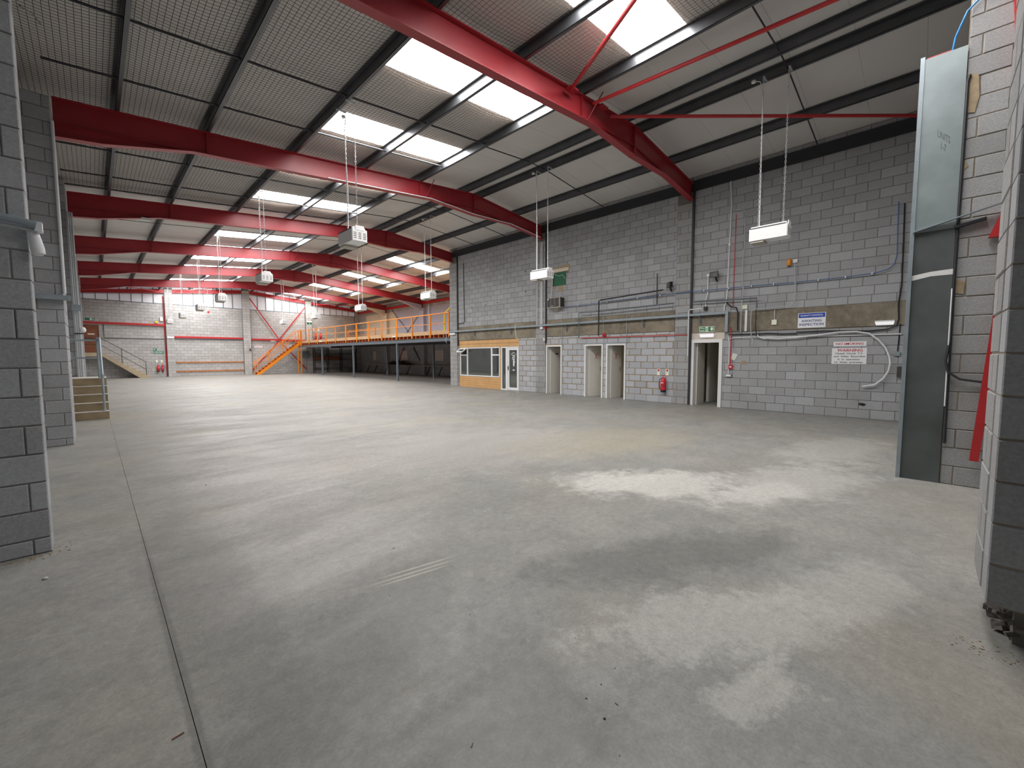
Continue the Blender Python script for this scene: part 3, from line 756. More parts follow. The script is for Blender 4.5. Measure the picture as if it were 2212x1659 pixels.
# the small top light, propped open outwards
sa, sb = 16.49, 17.0; hz = 1.92; dz, do = .17, .24
def sash(a, t_, o_=0.): return FR(a, hz-dz*t_, .02+do*t_+o_)
ms = MB()
for (p, q) in ((0, .15), (.85, 1)):
    A = [FR(sa, hz-dz*p, .02+do*p), FR(sb, hz-dz*p, .02+do*p), FR(sb, hz-dz*q, .02+do*q), FR(sa, hz-dz*q, .02+do*q)]; ms.hexa(A, [(x-.02, y, z+.035) for x, y, z in A])
for (p, q) in ((sa, sa+.06), (sb-.06, sb)):
    A = [FR(p, hz-dz*.15, .02+do*.15), FR(q, hz-dz*.15, .02+do*.15), FR(q, hz-dz*.85, .02+do*.85), FR(p, hz-dz*.85, .02+do*.85)]; ms.hexa(A, [(x-.02, y, z+.035) for x, y, z in A])
so = ms.build('open_sash', 'upvc', of)
A = [FR(sa+.06, hz-dz*.15, .03+do*.15), FR(sb-.06, hz-dz*.15, .03+do*.15), FR(sb-.06, hz-dz*.85, .03+do*.85), FR(sa+.06, hz-dz*.85, .03+do*.85)]
MB().hexa(A, [(x-.006, y, z+.006) for x, y, z in A]).build('pane', 'glass', so)
df = MB()
for p, q, r, s in ((12.84, 13.98, 1.93, 1.985), (13.93, 13.98, 0, 1.93), (13.56, 13.67, 0, 1.93), (12.84, 12.87, 0, 1.93), (13.67, 13.93, 0, .05)): fbox(df, FR, p, q, r, s, -.1, -.0)
do_ = df.build('door_frame', 'upvc', of); fbox(MB(), FR, 13.67, 13.93, .05, 1.93, -.07, -.055).build('side_pane', 'glass', do_)
dl = MB()
for p, q, r, s in ((12.88, 13.55, .01, .13), (12.88, 13.55, 1.83, 1.92), (12.88, 12.96, .13, 1.83), (13.46, 13.55, .13, 1.83)): fbox(dl, FR, p, q, r, s, -.09, -.008)
dlo = dl.build('glazed_door', 'upvc', of); fbox(MB(), FR, 12.96, 13.46, .13, 1.83, -.07, -.055).build('pane', 'glass', dlo)
fbox(MB(), FR, 13.49, 13.52, .92, 1.1, -.008, .02).build('handle', 'dark_grille', dlo)
lo = -.052
text_mesh('door_number', '20', 'sign_white', dlo, FR, 13.30, 13.12, 1.47, 1.62, lo, True)
for i in range(7):                                   # arched line of small white lettering over the number
    th = math.radians(150-i*20); c = 13.21; R_ = .16
    if i == 1: continue
    p, q = math.radians(156-i*20), math.radians(141-i*20)
    MB().bar(FR(c-R_*-math.cos(p)*1., 1.56+R_*math.sin(p)*.9, lo), FR(c-R_*-math.cos(q)*1., 1.56+R_*math.sin(q)*.9, lo), .032, .003, (1,0,0)).build('arched_lettering', 'sign_white', dlo)
for (p, q, r, s) in ((13.285, 13.13, 1.40, 1.445), (13.24, 13.155, 1.10, 1.385), (13.10, 13.13, 1.27, 1.30), (13.27, 13.14, .90, .945)): fbox(MB(), FR, p, q, r, s, lo, lo+.002).build('lettering_strip', 'sign_white', dlo)

# ================================================================== things on the long wall
def wall_run(name, pts, r, mat, label, cat='conduit', n=6, off=None):
    """pts: (y, z) points on the long wall"""
    off = r+.004 if off is None else off
    return MB().tube([FR(a, z, off) for a, z in pts], r, n).build(name, mat, None, True, label=label, cat=cat)
def pxs(crop, pts): return [wy(crop[0]+x/crop[2], crop[1]+y/crop[2]) for x, y in pts]
CA = (960, 540, 5.186); CB = (1160, 540, 4.879); CC = (1460, 440, 3.607); CD = (1640, 440, 3.606); CE = (1480, 700, 8.296)
# steel cable tray with brackets
tr = thing('cable_tray', 'grey steel cable tray running above the doors on the concrete lintels', 'cable tray', FR(11, 2.8, .05))
mb = MB(); fbox(mb, FR, 4.24, 17.85, 2.79, 2.87, .045, .075); fbox(mb, FR, 4.24, 17.85, 2.79, 2.805, .075, .15); mb.build('tray_channel', 'galv', tr)
fbox(MB(), FR, 4.18, 4.26, 2.26, 2.87, .045, .12).build('drop', 'galv', tr)
for y in (15.8, 13.26, 10.15, 6.89, 5.0):
    mb = MB(); fbox(mb, FR, y-.02, y+.02, 2.52, 2.79, .013, .035); mb.bar(FR(y, 2.56, .03), FR(y, 2.78, .14), .03, .015, (0,1,0)); fbox(mb, FR, y-.02, y+.02, 2.772, 2.789, .013, .15); mb.build('bracket', 'grey_steel', tr)
# vertical dark strips where the frame columns meet the wall
for i, (a, b) in enumerate(((5.262, 5.32), (11.22, 11.265), (17.13, 17.19))):
    mb = MB(); fbox(mb, FR, a, b, 0 if i == 0 else 2.1, 6.6, .002, .06)
    mb.build('column_flange', 'dark_steel', None, label=['dark steel column edge between the fire exit and a block pier', 'dark steel column edge beside the pier with white conduits', 'dark steel column edge beside the pier at the mezzanine'][i], cat='column')
wall_run('black_conduit', [(16.67, 6.2), (16.62, 3.3), (16.7, 3.22), (17.1, 3.2)], .016, 'dark_steel', 'black conduit dropping down the blockwork above the office', n=6)
for i, (y, zt) in enumerate(((11.70, 6.25), (11.50, 6.25), (11.43, 6.25))):
    wall_run('white_conduit', [(y, 2.88), (y, zt)], .016 if i < 2 else .026, 'cable_white', ['thin white conduit on the pier, the one furthest from the air conditioner', 'thin white conduit on the pier, between the other two', 'thick white conduit on the pier beside the dark column edge'][i], off=.06)
wall_run('dark_wire', [(13.0+.3, 6.0), (13.3, 4.7)], .004, 'cable_grey', 'thin wire hanging down the blockwork above the office door', 'wire', 4)
for y, z in ((16.05, 3.95), (15.05, 3.99), (14.2, 4.03), (12.42, 4.35), (12.42, 5.2)):
    MB().lathe(FR(y, z, -.004), [(.028, 0), (.03, .012)], (-1,0,0), 8).build('wall_socket_hole', 'black', None, label='small black fixing hole in the blockwork above the office', cat='hole', group='black fixing holes above the office')
# rods dropping to the doors
for y, z0, lab in ((10.405, 2.0, 'thin conduit dropping to the single open door beside the pier'), (8.47, 2.0, 'thin conduit dropping between the two doors with red crosses'), (7.53, 2.0, 'thin conduit dropping to the outer edge of the paired doors')):
    wall_run('drop_conduit', [(y, z0), (y, 2.99)], .011, 'cable_grey', lab, off=.024)
tube('fire_pipe', [FR(9.47, 2.24, .03), FR(5.34, 2.22, .055)], .012, 'bright_red', 'red pipe running level above the paired doors', 'pipe')
# grey and dark conduits between the lintel and the upper blockwork
wall_run('grey_conduit', [(9.48, 2.26), (9.48, 3.2), (8.57, 3.19), (5.85, 3.235), (5.8, 3.235)], .022, 'grey_steel', 'square grey conduit stepping up over the paired doors', n=4, off=.176)
wall_run('grey_conduit', [(5.22, 3.225), (3.44, 3.17), (3.43, 2.9)], .022, 'grey_steel', 'grey conduit over the fire exit turning down to the lintel', n=4, off=.13)
wall_run('waste_pipe', [(8.56, 2.3), (8.56, 3.56), (8.5, 3.585), (6.14, 3.69)], .024, 'dark_steel', 'dark grey pipe rising from the red bell and sloping up the blockwork', 'pipe', 8, off=.225)
wall_run('grey_conduit', [(6.43, 3.25), (6.44, 4.28)], .014, 'dark_steel', 'short dark upright conduit under the black floodlight', off=.03)
BLUE = [(10.27, 3.49), (8.9, 3.51), (7.43, 3.535), (6.2, 3.55), (5.36, 3.56), (3.8, 3.535), (2.54, 3.505), (1.6, 3.50), (.95, 3.525)]
blc = wall_run('blue_cable', [(10.27, 3.49), (8.9, 3.51), (7.43, 3.535), (6.2, 3.55), (5.83, 3.555), (5.36, 3.56), (5.15, 3.55), (3.8, 3.535), (2.54, 3.505), (1.6, 3.50), (.95, 3.525), (.72, 3.58), (.61, 3.68), (.575, 3.9), (.59, 4.5), (.6, 5.1)], .011, 'cable_blue', 'long blue cable clipped across the blockwork', 'cable', 6, off=.075)
for y in (9.6, 8.3, 7.1, 6.3, 4.9, 4.2, 3.6, 3.05, 2.54, 2.05, 1.5, 1.0):
    z = next(q[1]+(p_[1]-q[1])*(y-q[0])/(p_[0]-q[0]) for p_, q in zip(BLUE, BLUE[1:]) if q[0] <= y <= p_[0])
    fbox(MB(), FR, y-.012, y+.012, z-.026, z+.026, .004, .096).build('cable_clip', 'cable_white', blc)
# floodlights
def flood(y, z, a, lab, grp=None):
    t = thing('floodlight', lab, 'floodlight', FR(y, z-.12, .1))
    def L(s, up, o): return Vector(FR(y+s*math.cos(a)+o*math.sin(a), z+up-.35*o, .2+o*math.cos(a)-s*math.sin(a)))
    mb = MB(); mb.hexa([L(-.12,-.085,0), L(.12,-.085,0), L(.09,-.06,-.1), L(-.09,-.06,-.1)], [L(-.12,.085,0), L(.12,.085,0), L(.09,.06,-.1), L(-.09,.06,-.1)]); mb.build('housing', 'black', t)
    mb = MB(); mb.hexa([L(-.095,-.062,.002), L(.095,-.062,.002), L(.095,-.062,.006), L(-.095,-.062,.006)], [L(-.095,.062,.002), L(.095,.062,.002), L(.095,.062,.006), L(-.095,.062,.006)]); mb.build('lens', 'plate_dark', t)
    MB().bar(L(0,0,-.1), FR(y-.03, z-.05, .0), .03, .03).build('bracket', 'black', t); MB().bar(FR(y-.05, z-.2, .06), FR(y, z-.02, .12), .025, .04).build('sensor', 'black', t)
flood(5.97, 3.83, .75, 'black floodlight on the blockwork above the fire extinguisher'); flood(4.58, 3.97, .0, 'black floodlight on the blockwork above the fire exit sign')
wall_run('white_conduit', [(4.81, 4.0), (4.81, 3.45), (4.86, 3.25), (4.85, 3.02)], .016, 'cable_white', 'short white conduit beside the floodlight above the fire exit')
MB().lathe(FR(4.81, 4.0, 0), [(.045, 0), (.045, .04), (.02, .05)], (-1,0,0), 10).build('junction_box', 'white_paint', None, label='round white junction box at the top of the short conduit', cat='junction box')
fbox(MB(), FR, 4.80, 4.9, 2.95, 3.06, 0, .07).build('junction_box', 'black', None, label='small black box above the fire exit sign', cat='junction box')
wall_run('grey_conduit', [(5.3, 2.3), (5.3, 2.95), (5.25, 2.99), (4.9, 3.0)], .016, 'cable_white', 'pale conduit running round from the black box down beside the pier', off=.19)
wall_run('grey_conduit', [(5.3, 2.3), (5.3, 1.55)], .016, 'cable_white', 'pale conduit ending beside the white frame of the fire exit', off=.19)
wall_run('white_conduit', [wy(1579, 384)]+pxs(CC, [(437, 0), (428, 200), (420, 330), (408, 600), (400, 720), (393, 775), (380, 800), (378, 838)]), .017, 'cable_white', 'tall white conduit rising up the dark blockwork to the roof')
MB().lathe(FR(*pxs(CC, [(421, 320)])[0], 0), [(.035, 0), (.035, .045)], (-1,0,0), 10).build('junction_box', 'white_paint', None, label='round white box midway up the tall conduit', cat='junction box')
wall_run('red_cable', pxs(CC, [(472, 85), (462, 330), (455, 560), (449, 700), (447, 800)]), .009, 'bright_red', 'thin red cable running up the dark blockwork', 'cable')
wall_run('grey_cable', pxs(CC, [(473, 58), (500, 50), (540, 52), (551, 80), (545, 300), (531, 460), (527, 600), (536, 660), (528, 720), (518, 850), (514, 1000)]), .015, 'cable_grey', 'pale looped cable hanging down the blockwork', 'cable', off=.115)
wall_run('black_cable', pxs(CC, [(400, 770), (440, 805), (480, 812), (492, 850), (490, 990)]), .02, 'black', 'black cable bending down over the concrete lintel', 'cable', off=.1)
fbox(MB(), FR, 3.70, 3.84, 2.90, 3.02, 0, .04).build('wall_socket', 'sign_cream', None, label='cream socket box above the white trunking on the lintel', cat='socket')
fbox(MB(), FR, 3.69, 3.75, 2.26, 2.87, .012, .045).build('trunking', 'white_paint', None, label='short upright white trunking on the lintel', cat='trunking')
wall_run('grey_cable', pxs(CC, [(933, 470), (938, 700), (930, 770), (900, 800), (820, 806), (640, 826), (605, 830), (596, 850), (592, 960), (597, 1040), (615, 1075), (610, 1095), (590, 1100)]), .014, 'cable_grey', 'grey cable from the amber beacon ending in a hook', 'cable', off=.112)
wall_run('black_cable', [(3.44, 2.86), (3.44, 2.35), (3.4, 2.1)], .012, 'black', 'black cable dropping from the end of the grey conduit', 'cable', off=.145)
fbox(MB(), FR, 2.95, 3.07, 2.41, 2.55, .012, .05).build('thermostat', 'sign_cream', None, label='cream thermostat box on the lintel beside the quality sign', cat='thermostat')
wall_run('drop_conduit', [(3.01, 2.55), (3.01, 2.82)], .009, 'cable_white', 'short white conduit above the thermostat', off=.03)
wall_run('white_conduit', pxs(CE, [(800, 268), (900, 245), (1300, 232), (1600, 230), (1991, 222)])+[(1.5, 2.06), (.42, 2.06)], .016, 'cable_white', 'long white conduit running level below the lintel')
wall_run('white_conduit', pxs(CE, [(780, 225), (785, 290), (800, 330), (790, 600), (778, 905)]), .014, 'cable_white', 'white conduit dropping to the metal socket')
wall_run('black_cable', pxs(CE, [(790, 190), (950, 185), (1300, 178), (1500, 165), (1750, 178), (1991, 170)])+pxs(CD, [(300, 1002), (500, 992), (700, 992), (850, 992), (1000, 978), (1070, 950), (1088, 900), (1085, 780), (1110, 640), (1125, 300), (1135, 0)]), .017, 'black', 'black cable sagging below the lintel towards the steel column', 'cable', off=.05)
wall_run('white_hose', pxs(CE, [(1300, 190), (1340, 235), (1420, 258), (1600, 255)])+pxs(CD, [(40, 1046), (150, 1050), (300, 1042), (480, 1022), (620, 1002), (760, 998), (860, 1012), (930, 1060), (985, 1120), (1015, 1190), (1022, 1240), (1010, 1300), (970, 1360), (900, 1410), (805, 1422)]), .02, 'cable_white', 'stiff white hose curling down the wall past the warning sign', 'hose', 8, off=.09)
wall_run('red_cable', pxs(CE, [(838, 60), (846, 200), (842, 450), (832, 650), (830, 720)]), .014, 'bright_red', 'red conduit dropping to the fire alarm call point', 'conduit', off=.085)
t = thing('call_point', 'red fire alarm call point beside the fire exit', 'call point', FR(4.09, 1.17, 0))
fbox(MB(), FR, 4.035, 4.145, 1.17, 1.29, 0, .05).build('box', 'bright_red', t); fbox(MB(), FR, 4.06, 4.12, 1.21, 1.245, .05, .053).build('glass_plate', 'sign_white', t)
A = [wy(*p) for p in ((1583, 762), (1594, 766), (1587, 779), (1577.5, 775))]
MB().prism([(a, z) for a, z in A], lambda a, z, t_: FR(a, z, t_), .006, .009).build('paper_tag', 'paper', None, label='tilted pale green paper tag behind the red conduit', cat='tag')
MB().prism([(3.84, 1.31), (3.66, 1.31), (3.67, 1.37), (3.72, 1.41), (3.79, 1.41), (3.83, 1.37)], lambda a, z, t_: FR(a, z, t_), .001, .005).build('mortar_patch', 'tan_patch', None, label='half-round tan mortar patch below the paper tag', cat='patch')
t = thing('metal_socket', 'grey metal power socket at the end of the white conduit', 'socket', FR(4.15, .92, 0))
fbox(MB(), FR, 4.06, 4.22, .93, 1.01, 0, .05).build('box', 'galv', t); fbox(MB(), FR, 4.075, 4.205, .945, .995, .05, .056).build('face_plate', 'sign_white', t)
t = thing('warning_beacon', 'amber warning beacon high on the dark blockwork', 'beacon', FR(2.71, 3.98, .05))
MB().lathe(FR(2.71, 3.97, .08), [(.05, 0), (.055, .03), (.055, .14), (.045, .16)], (0,0,1), 12).build('lens', 'amber', t, True); fbox(MB(), FR, 2.68, 2.74, 3.95, 4.05, 0, .04).build('bracket', 'grey_steel', t)
fbox(MB(), FR, 2.53, 2.63, 4.03, 4.12, 0, .05).build('junction_box', 'white_paint', None, label='square white box beside the amber beacon', cat='junction box')
# fire exit sign, emergency light
t = thing('fire_exit_sign', 'green fire exit sign with running figure above the passage door', 'sign', FR(4.81, 2.29, .012))
fbox(MB(), FR, 4.59, 5.03, 2.29, 2.455, .013, .018).build('plate', 'sign_green', t)
mb = MB(); bw = .012
for p, q, r, s in ((4.59, 5.03, 2.29, 2.29+bw), (4.59, 5.03, 2.455-bw, 2.455), (4.59, 4.59+bw, 2.302, 2.443), (5.03-bw, 5.03, 2.302, 2.443)): fbox(mb, FR, p, q, r, s, .018, .02)
mb.build('border', 'sign_cream', t)
text_mesh('lettering', 'Fire\nexit', 'sign_cream', t, FR, 5.0, 4.87, 2.315, 2.43, .0195, True)
fbox(MB(), FR, 4.765, 4.845, 2.303, 2.442, .018, .0195).build('figure_panel', 'sign_cream', t)
mb = MB(); F2 = lambda a, z: FR(a, z, .021)
for p, q in (((4.80, 2.41), (4.81, 2.365)), ((4.81, 2.365), (4.785, 2.345)), ((4.785, 2.345), (4.79, 2.312)), ((4.81, 2.365), (4.83, 2.335)), ((4.83, 2.335), (4.842, 2.33)), ((4.80, 2.4), (4.775, 2.385)), ((4.80, 2.4), (4.83, 2.385))): mb.bar(F2(*p), F2(*q), .012, .002, (1,0,0))
mb.lathe(FR(4.793, 2.425, .0195), [(.010, 0), (.010, .002)], (-1,0,0), 8); mb.build('running_figure', 'sign_green', t)
MB().prism([(4.66, 2.32), (4.72, 2.375), (4.69, 2.375), (4.69, 2.425), (4.63, 2.425), (4.63, 2.375), (4.60, 2.375)], lambda a, z, t_: FR(a, z, t_), .018, .0205).build('arrow', 'sign_cream', t)
def bulkhead(a, b, z0, z1, o1, lab, F=FR, mat='white_paint'):
    p = F((a+b)/2, z0, 0); t = thing('batten_light', lab, 'light fitting', p)
    fbox(MB(), F, a, b, z1-.03, z1, 0.013, o1).build('gear_tray', mat, t)
    c = (a+b)/2; lo = .012; mb = MB()
    mb.hexa([F(a+.02, z0, .02), F(b-.02, z0, .02), F(b-.02, z0+.01, o1-.01), F(a+.02, z0+.01, o1-.01)], [F(a, z1-.03, .013), F(b, z1-.03, .013), F(b, z1-.03, o1), F(a, z1-.03, o1)]); mb.build('diffuser', 'tube_lit' if mat == 'white_paint' else mat, t)
bulkhead(4.58, 4.99, 2.12, 2.25, .1, 'white emergency light fitting directly under the green fire exit sign')
bulkhead(.55, .90, 2.28, 2.39, .1, 'white batten light at the end of the concrete lintel')
# printed signs
def sign(name, lab, a0, a1, z0, z1, F=FR, off=.013, mat='sign_white'):
    t = thing(name, lab, 'sign', F((a0+a1)/2, z0, off)); fbox(MB(), F, a0, a1, z0, z1, off, off+.005).build('plate', mat, t); return t
t = sign('quality_sign', 'blue and white quality control sign on the concrete lintel', 2.465, 1.865, 2.29, 2.68)
fbox(MB(), FR, 2.45, 1.88, 2.555, 2.668, .018, .0195).build('header_band', 'sign_blue', t)
text_mesh('header_lettering', 'QUALITY CONTROL', 'sign_white', t, FR, 2.41, 1.92, 2.585, 2.635, .021, True)
text_mesh('lettering', 'AWAITING', 'ink_blue', t, FR, 2.385, 1.95, 2.44, 2.505, .0195, True); text_mesh('lettering', 'INSPECTION', 'ink_blue', t, FR, 2.43, 1.905, 2.345, 2.41, .0195, True)
t = sign('no_smoking_sign', 'narrow white no smoking sign above the warning notice', 1.68, 1.035, 1.79, 1.91, off=.004)
text_mesh('lettering', 'NO SMOKING', 'ink_red', t, FR, 1.63, 1.09, 1.825, 1.88, .0105, True)
t = sign('cctv_sign', 'white closed circuit warning notice with red heading', 1.705, 1.02, 1.345, 1.745, off=.004)
text_mesh('heading', 'WARNING', 'ink_red', t, FR, 1.60, 1.10, 1.655, 1.725, .0105, True)
for s, p, q, z in (('Closed  Circuit  T.V.', 1.63, 1.09, 1.59), ('and  Video  Recording', 1.66, 1.045, 1.515), ('is  in  operation', 1.58, 1.15, 1.44), ('on  these  premises.', 1.65, 1.08, 1.37)):
    text_mesh('lettering', s, 'ink_dark', t, FR, p, q, z-(.01 if s[0] in 'aoi' else 0), z+.042, .0105, True)
# broken hole, call switches by the column
MB().prism([(1.12, .33), (1.02, .31), (.98, .36), (1.05, .39), (1.12, .38)], lambda a, z, t_: FR(a, z, t_), .0, .004).build('wall_hole', 'black', None, label='ragged black hole low in the stained blockwork', cat='hole')
fbox(MB(), FR, .43, .53, 1.55, 1.65, 0, .05).build('metal_switch', 'galv', None, label='square metal switch on the wall near the steel column', cat='switch')
fbox(MB(), FR, .36, .46, 1.06, 1.3, 0, .1).build('isolator_box', 'dark_grille', None, label='dark isolator box on the wall behind the steel column', cat='switch box')
wall_run('black_cable', [(.45, 2.3), (.47, 1.65)], .012, 'black', 'black cable dropping to the square metal switch', 'cable')
# air conditioner
t = thing('air_conditioner', 'old beige box air conditioner on the blockwork below the green panel', 'air conditioner', FR(10.64, 3.48, .15))
MB().box(XW-.30, XW-.005, 10.31, 10.97, 3.48, 3.88).build('casing', 'beige_metal', t)
for a, b in ((10.95, 10.78), (10.76, 10.58), (10.56, 10.35)): fbox(MB(), FR, a, b, 3.51, 3.86, .3, .306).build('grille', 'dark_grille', t)
MB().box(XW-.26, XW-.03, 10.300, 10.309, 3.51, 3.86).build('side_grille', 'dark_grille', t)
fbox(MB(), FR, 10.93, 10.87, 3.80, 3.84, .306, .309).build('badge', 'sign_white', t); MB().lathe(FR(10.68, 3.55, .306), [(.025, 0), (.02, .02)], (-1,0,0), 10).build('knob', 'chain_metal', t)
MB().hexa([FR(10.8,3.36,0), FR(10.6,3.36,0), FR(10.6,3.36,.06), FR(10.8,3.36,.06)], [FR(10.95,3.48,0), FR(10.45,3.48,0), FR(10.45,3.48,.2), FR(10.95,3.48,.2)]).build('wall_bracket', 'beige_metal', t)
t = thing('green_panel', 'green board filling a small opening under a little lintel', 'panel', FR(10.57, 4.37, 0)); fbox(MB(), FR, 10.24, 10.91, 4.37, 4.9, -.06, -.03).build('board', 'green_panel', t)
MB().tube([FR(10.85, 4.88, .01), FR(10.6, 4.75, .03), FR(10.4, 4.78, .03), FR(10.25, 4.6, .02)], .006, 5).build('loose_wire', 'cable_white', t); MB().tube([FR(10.9, 4.88, .02), FR(10.93, 4.3, .02), FR(10.96, 3.9, .05)], .012, 5).build('loose_cable', 'cable_white', t)
for i, pg in enumerate(([(11.2, 5.13), (10.6, 5.10), (10.2, 5.2), (10.05, 5.12), (10.05, 4.88), (10.12, 4.88), (10.12, 5.05), (11.2, 5.05)], [(10.90, 4.36), (10.72, 4.36), (10.75, 4.26), (10.86, 4.2), (10.9, 4.26)], [(10.62, 4.36), (10.4, 4.36), (10.36, 4.25), (10.42, 4.13), (10.52, 4.13), (10.6, 4.26)], [(11.0, 4.9), (10.92, 4.9), (10.92, 4.36), (10.98, 4.36)])):
    MB().prism(pg, lambda a, z, t_: FR(a, z, t_), .0035, .007).build('render_patch', 'tan_patch', None, label=['ragged tan render patch above the little lintel', 'small tan render patch below the hinge side of the green board', 'rounded tan render patch below the green board', 'narrow tan render strip beside the green board'][i], cat='patch')
# sounders and sensors
fbox(MB(), FR, 11.36, 11.50, 2.68, 2.78, .04, .12).build('sensor_box', 'white_paint', None, label='white alarm box on the pier beside the red sounder', cat='alarm')
def sounder(y, z, lab, r=.06, mat2='bright_red'):
    t = thing('alarm_sounder', lab, 'alarm', FR(y, z-r, .05)); MB().lathe(FR(y, z, .0), [(r*.8, 0), (r, .03), (r*.95, .07), (r*.5, .1)], (-1,0,0), 14).build('dome', 'bright_red', t, True); MB().lathe(FR(y, z, .1), [(r*.4, 0), (r*.3, .02)], (-1,0,0), 10).build('cap', 'red_plain', t)
sounder(11.24, 2.73, 'red alarm sounder beside the dark column edge'); sounder(8.43, 2.325, 'red round alarm bell above the paired doors', .075)
fbox(MB(), FR, 11.24, 11.30, 2.19, 2.31, 0.06, .13).build('motion_sensor', 'white_paint', None, label='small white motion sensor above the single open door', cat='sensor')
fbox(MB(), FR, 17.3, 17.75, 2.66, 2.76, .04, .13).build('emergency_light', 'white_paint', None, label='white light fitting on the pier at the end of the mezzanine', cat='light fitting')
# fire extinguisher
def extinguisher(name, p, lab, F, a, z0, r=.085, h=.36, thin=False):
    t = thing(name, lab, 'fire extinguisher', F(a, z0, r+.02)); c = F(a, z0, r+.02)
    MB().lathe(c, [(r*.9, 0), (r, .02), (r, .07)], (0,0,1), 16).build('base', 'black', t, True)
    MB().lathe((c[0], c[1], c[2]+.07), [(r, 0), (r, h-.07), (r*.75, h), (r*.35, h+.04), (r*.3, h+.07)], (0,0,1), 16).build('cylinder', 'bright_red', t, True)
    MB().bar((F(a+.04, z0+h+.17, r+.02)), F(a-.06, z0+h+.185, r+.02), .025, .02).build('lever', 'bright_red', t)
    MB().tube([F(a+.01, z0+h+.13, r+.03), F(a+r+.03, z0+h+.06, r+.04), F(a+r+.045, z0+h-.1, r+.05), F(a+r+.025, z0+.16, r+.05), F(a+r-.01, z0+.06, r+.06)], .012, 6).build('hose', 'black', t)
    ml = MB(); ml.lathe((c[0], c[1], c[2]+.15), [(r+.002, 0), (r+.002, .12)], (0,0,1), 16); ml.build('instruction_label', 'ink_red' if thin else 'red_plain', t, True)
    q = F(a, z0+.3, 2*r+.023); MB().bar(F(a+.045, z0+.31, 2*r+.016), F(a-.035, z0+.31, 2*r+.016), .035, .004, (1,0,0) if F is FR else (0,1,0)).build('white_label', 'sign_white', t)
extinguisher('fire_extinguisher', None, 'red fire extinguisher with black hose on the wall below two small notices', FR, 6.11, .36)
for i, (y, lab) in enumerate(((6.33, 'small extinguisher notice on the long wall, further from the pier'), (6.03, 'small extinguisher notice on the long wall, next to the pier'))):
    t = sign('extinguisher_notice', lab, y+.05, y-.05, .91, 1.125, off=.004, mat='sign_cream')
    fbox(MB(), FR, y+.03, y-.03, 1.04, 1.11, .009, .0105).build('red_symbol', 'red_plain', t); fbox(MB(), FR, y+.04, y-.04, .985, 1.025, .009, .0105).build('green_band', 'paper', t)

# ================================================================== heaters hanging on chains
def chain(p, q, t):
    p = Vector(p); q = Vector(q); n = int((q-p).length/.05); mb = MB(); d = (q-p)/n
    for i in range(n):
        c = p+d*(i+.5); a = Vector((0, 1, 0)) if i % 2 else Vector((1, 0, 0)); pts = []
        for k in range(9):
            th = 2*math.pi*k/8; pts.append(c+a*math.cos(th)*.013+Vector((0,0,1))*math.sin(th)*.032)
        mb.tube(pts, .0042, 4)
    return mb.build('chain', 'chain_metal', t)
def heater(x, y, zr, xp, lab, grp):
    L, Wd, H = .66, .32, .29; z = 3.9
    t = thing('hanging_heater', lab, 'heater', (x, y, z), grp)
    x0, x1, y0, y1 = x-Wd/2, x+Wd/2, y-L/2, y+L/2
    MB().box(x0, x1, y0, y1, z, z+H-.05).build('casing', 'heater_white', t)
    mb = MB(); mb.hexa([(x0+.02,y0+.01,z+H-.05),(x1-.02,y0+.01,z+H-.05),(x1-.02,y1-.01,z+H-.05),(x0+.02,y1-.01,z+H-.05)], [(x0+.05,y0+.02,z+H),(x1-.05,y0+.02,z+H),(x1-.05,y1-.02,z+H),(x0+.05,y1-.02,z+H)]); mb.build('top_cover', 'heater_white', t)
    MB().box(x0-.01, x0+.03, y0+.02, y1-.02, z+H-.05, z+H-.038).build('seam_strip', 'dark_grille', t)
    MB().box(x0+.01, x1-.01, y0-.012, y0-.001, z+.005, z+H-.055).build('end_plate', 'heater_white', t)
    MB().box(x-.09, x+.09, y0-.016, y0-.0, z+H-.075, z+H+.02).build('top_bracket', 'heater_white', t)
    mb = MB()
    for c in (-.1, 0, .1):
        for r_ in range(4): mb.box(x+c-.03, x+c+.03, y0-.0155, y0-.0125, z+.055+r_*.035, z+.065+r_*.035)
    mb.build('vent_grille', 'dark_grille', t, kind='stuff')
    MB().box(x0+.02, x1-.02, y1-.26, y1-.02, z-.04, z).build('burner_plate', 'beige_metal', t)
    chain((x, y0+.1, z+H-.01), (x, y0+.1, zr), t); chain((x, y1-.12, z+H-.01), (x, y1-.12, zr), t)
    MB().tube([(x, y1-.14, z+H-.03), (x+.02, y1-.13, z+1.2), (x-.02, y1-.12, zr-.4), (x+.05, y1-.05, zr-.05), (x+.06, y1+.08, zr+.02)], .009, 5).build('power_cable', 'cable_white', t)
    for yc in (y0+.1, y1-.12): MB().box(min(x, xp)-.015, max(x, xp)+.03, yc-.02, yc+.02, zr-.006, zr+.003).build('purlin_clamp', 'galv', t)
    MB().lathe((x+.06, y1+.08, zr-.01), [(.04, 0), (.04, .04)], (0,0,1), 10).build('ceiling_rose', 'white_paint', t)
    return t
h0 = heater(9.8, 2.36, T(9.98), 9.98, 'white box heater hanging in front of the dark blockwork near the steel-clad jamb', 'box heaters hanging in a row under the ridge')
for k in range(1, 6): copy_tree(h0, (9.8, 2.34+6.1*k, 3.9), 'white box heater hanging in front of the white conduits and green panel' if k == 1 else 'white box heater hanging on two chains from the ridge purlin over the open floor')
h1 = heater(3.96, 8.63, T(3.8), 3.8, 'large white louvred heater hanging in front of the second red rafter', 'box heaters hanging in a row beside the rooflights')
for y in (15.0, 21.3, 26.05, 31.85, 37.95): copy_tree(h1, (3.96, y, 3.9), 'white box heater hanging on two chains beside the rooflights, beyond the second red rafter')

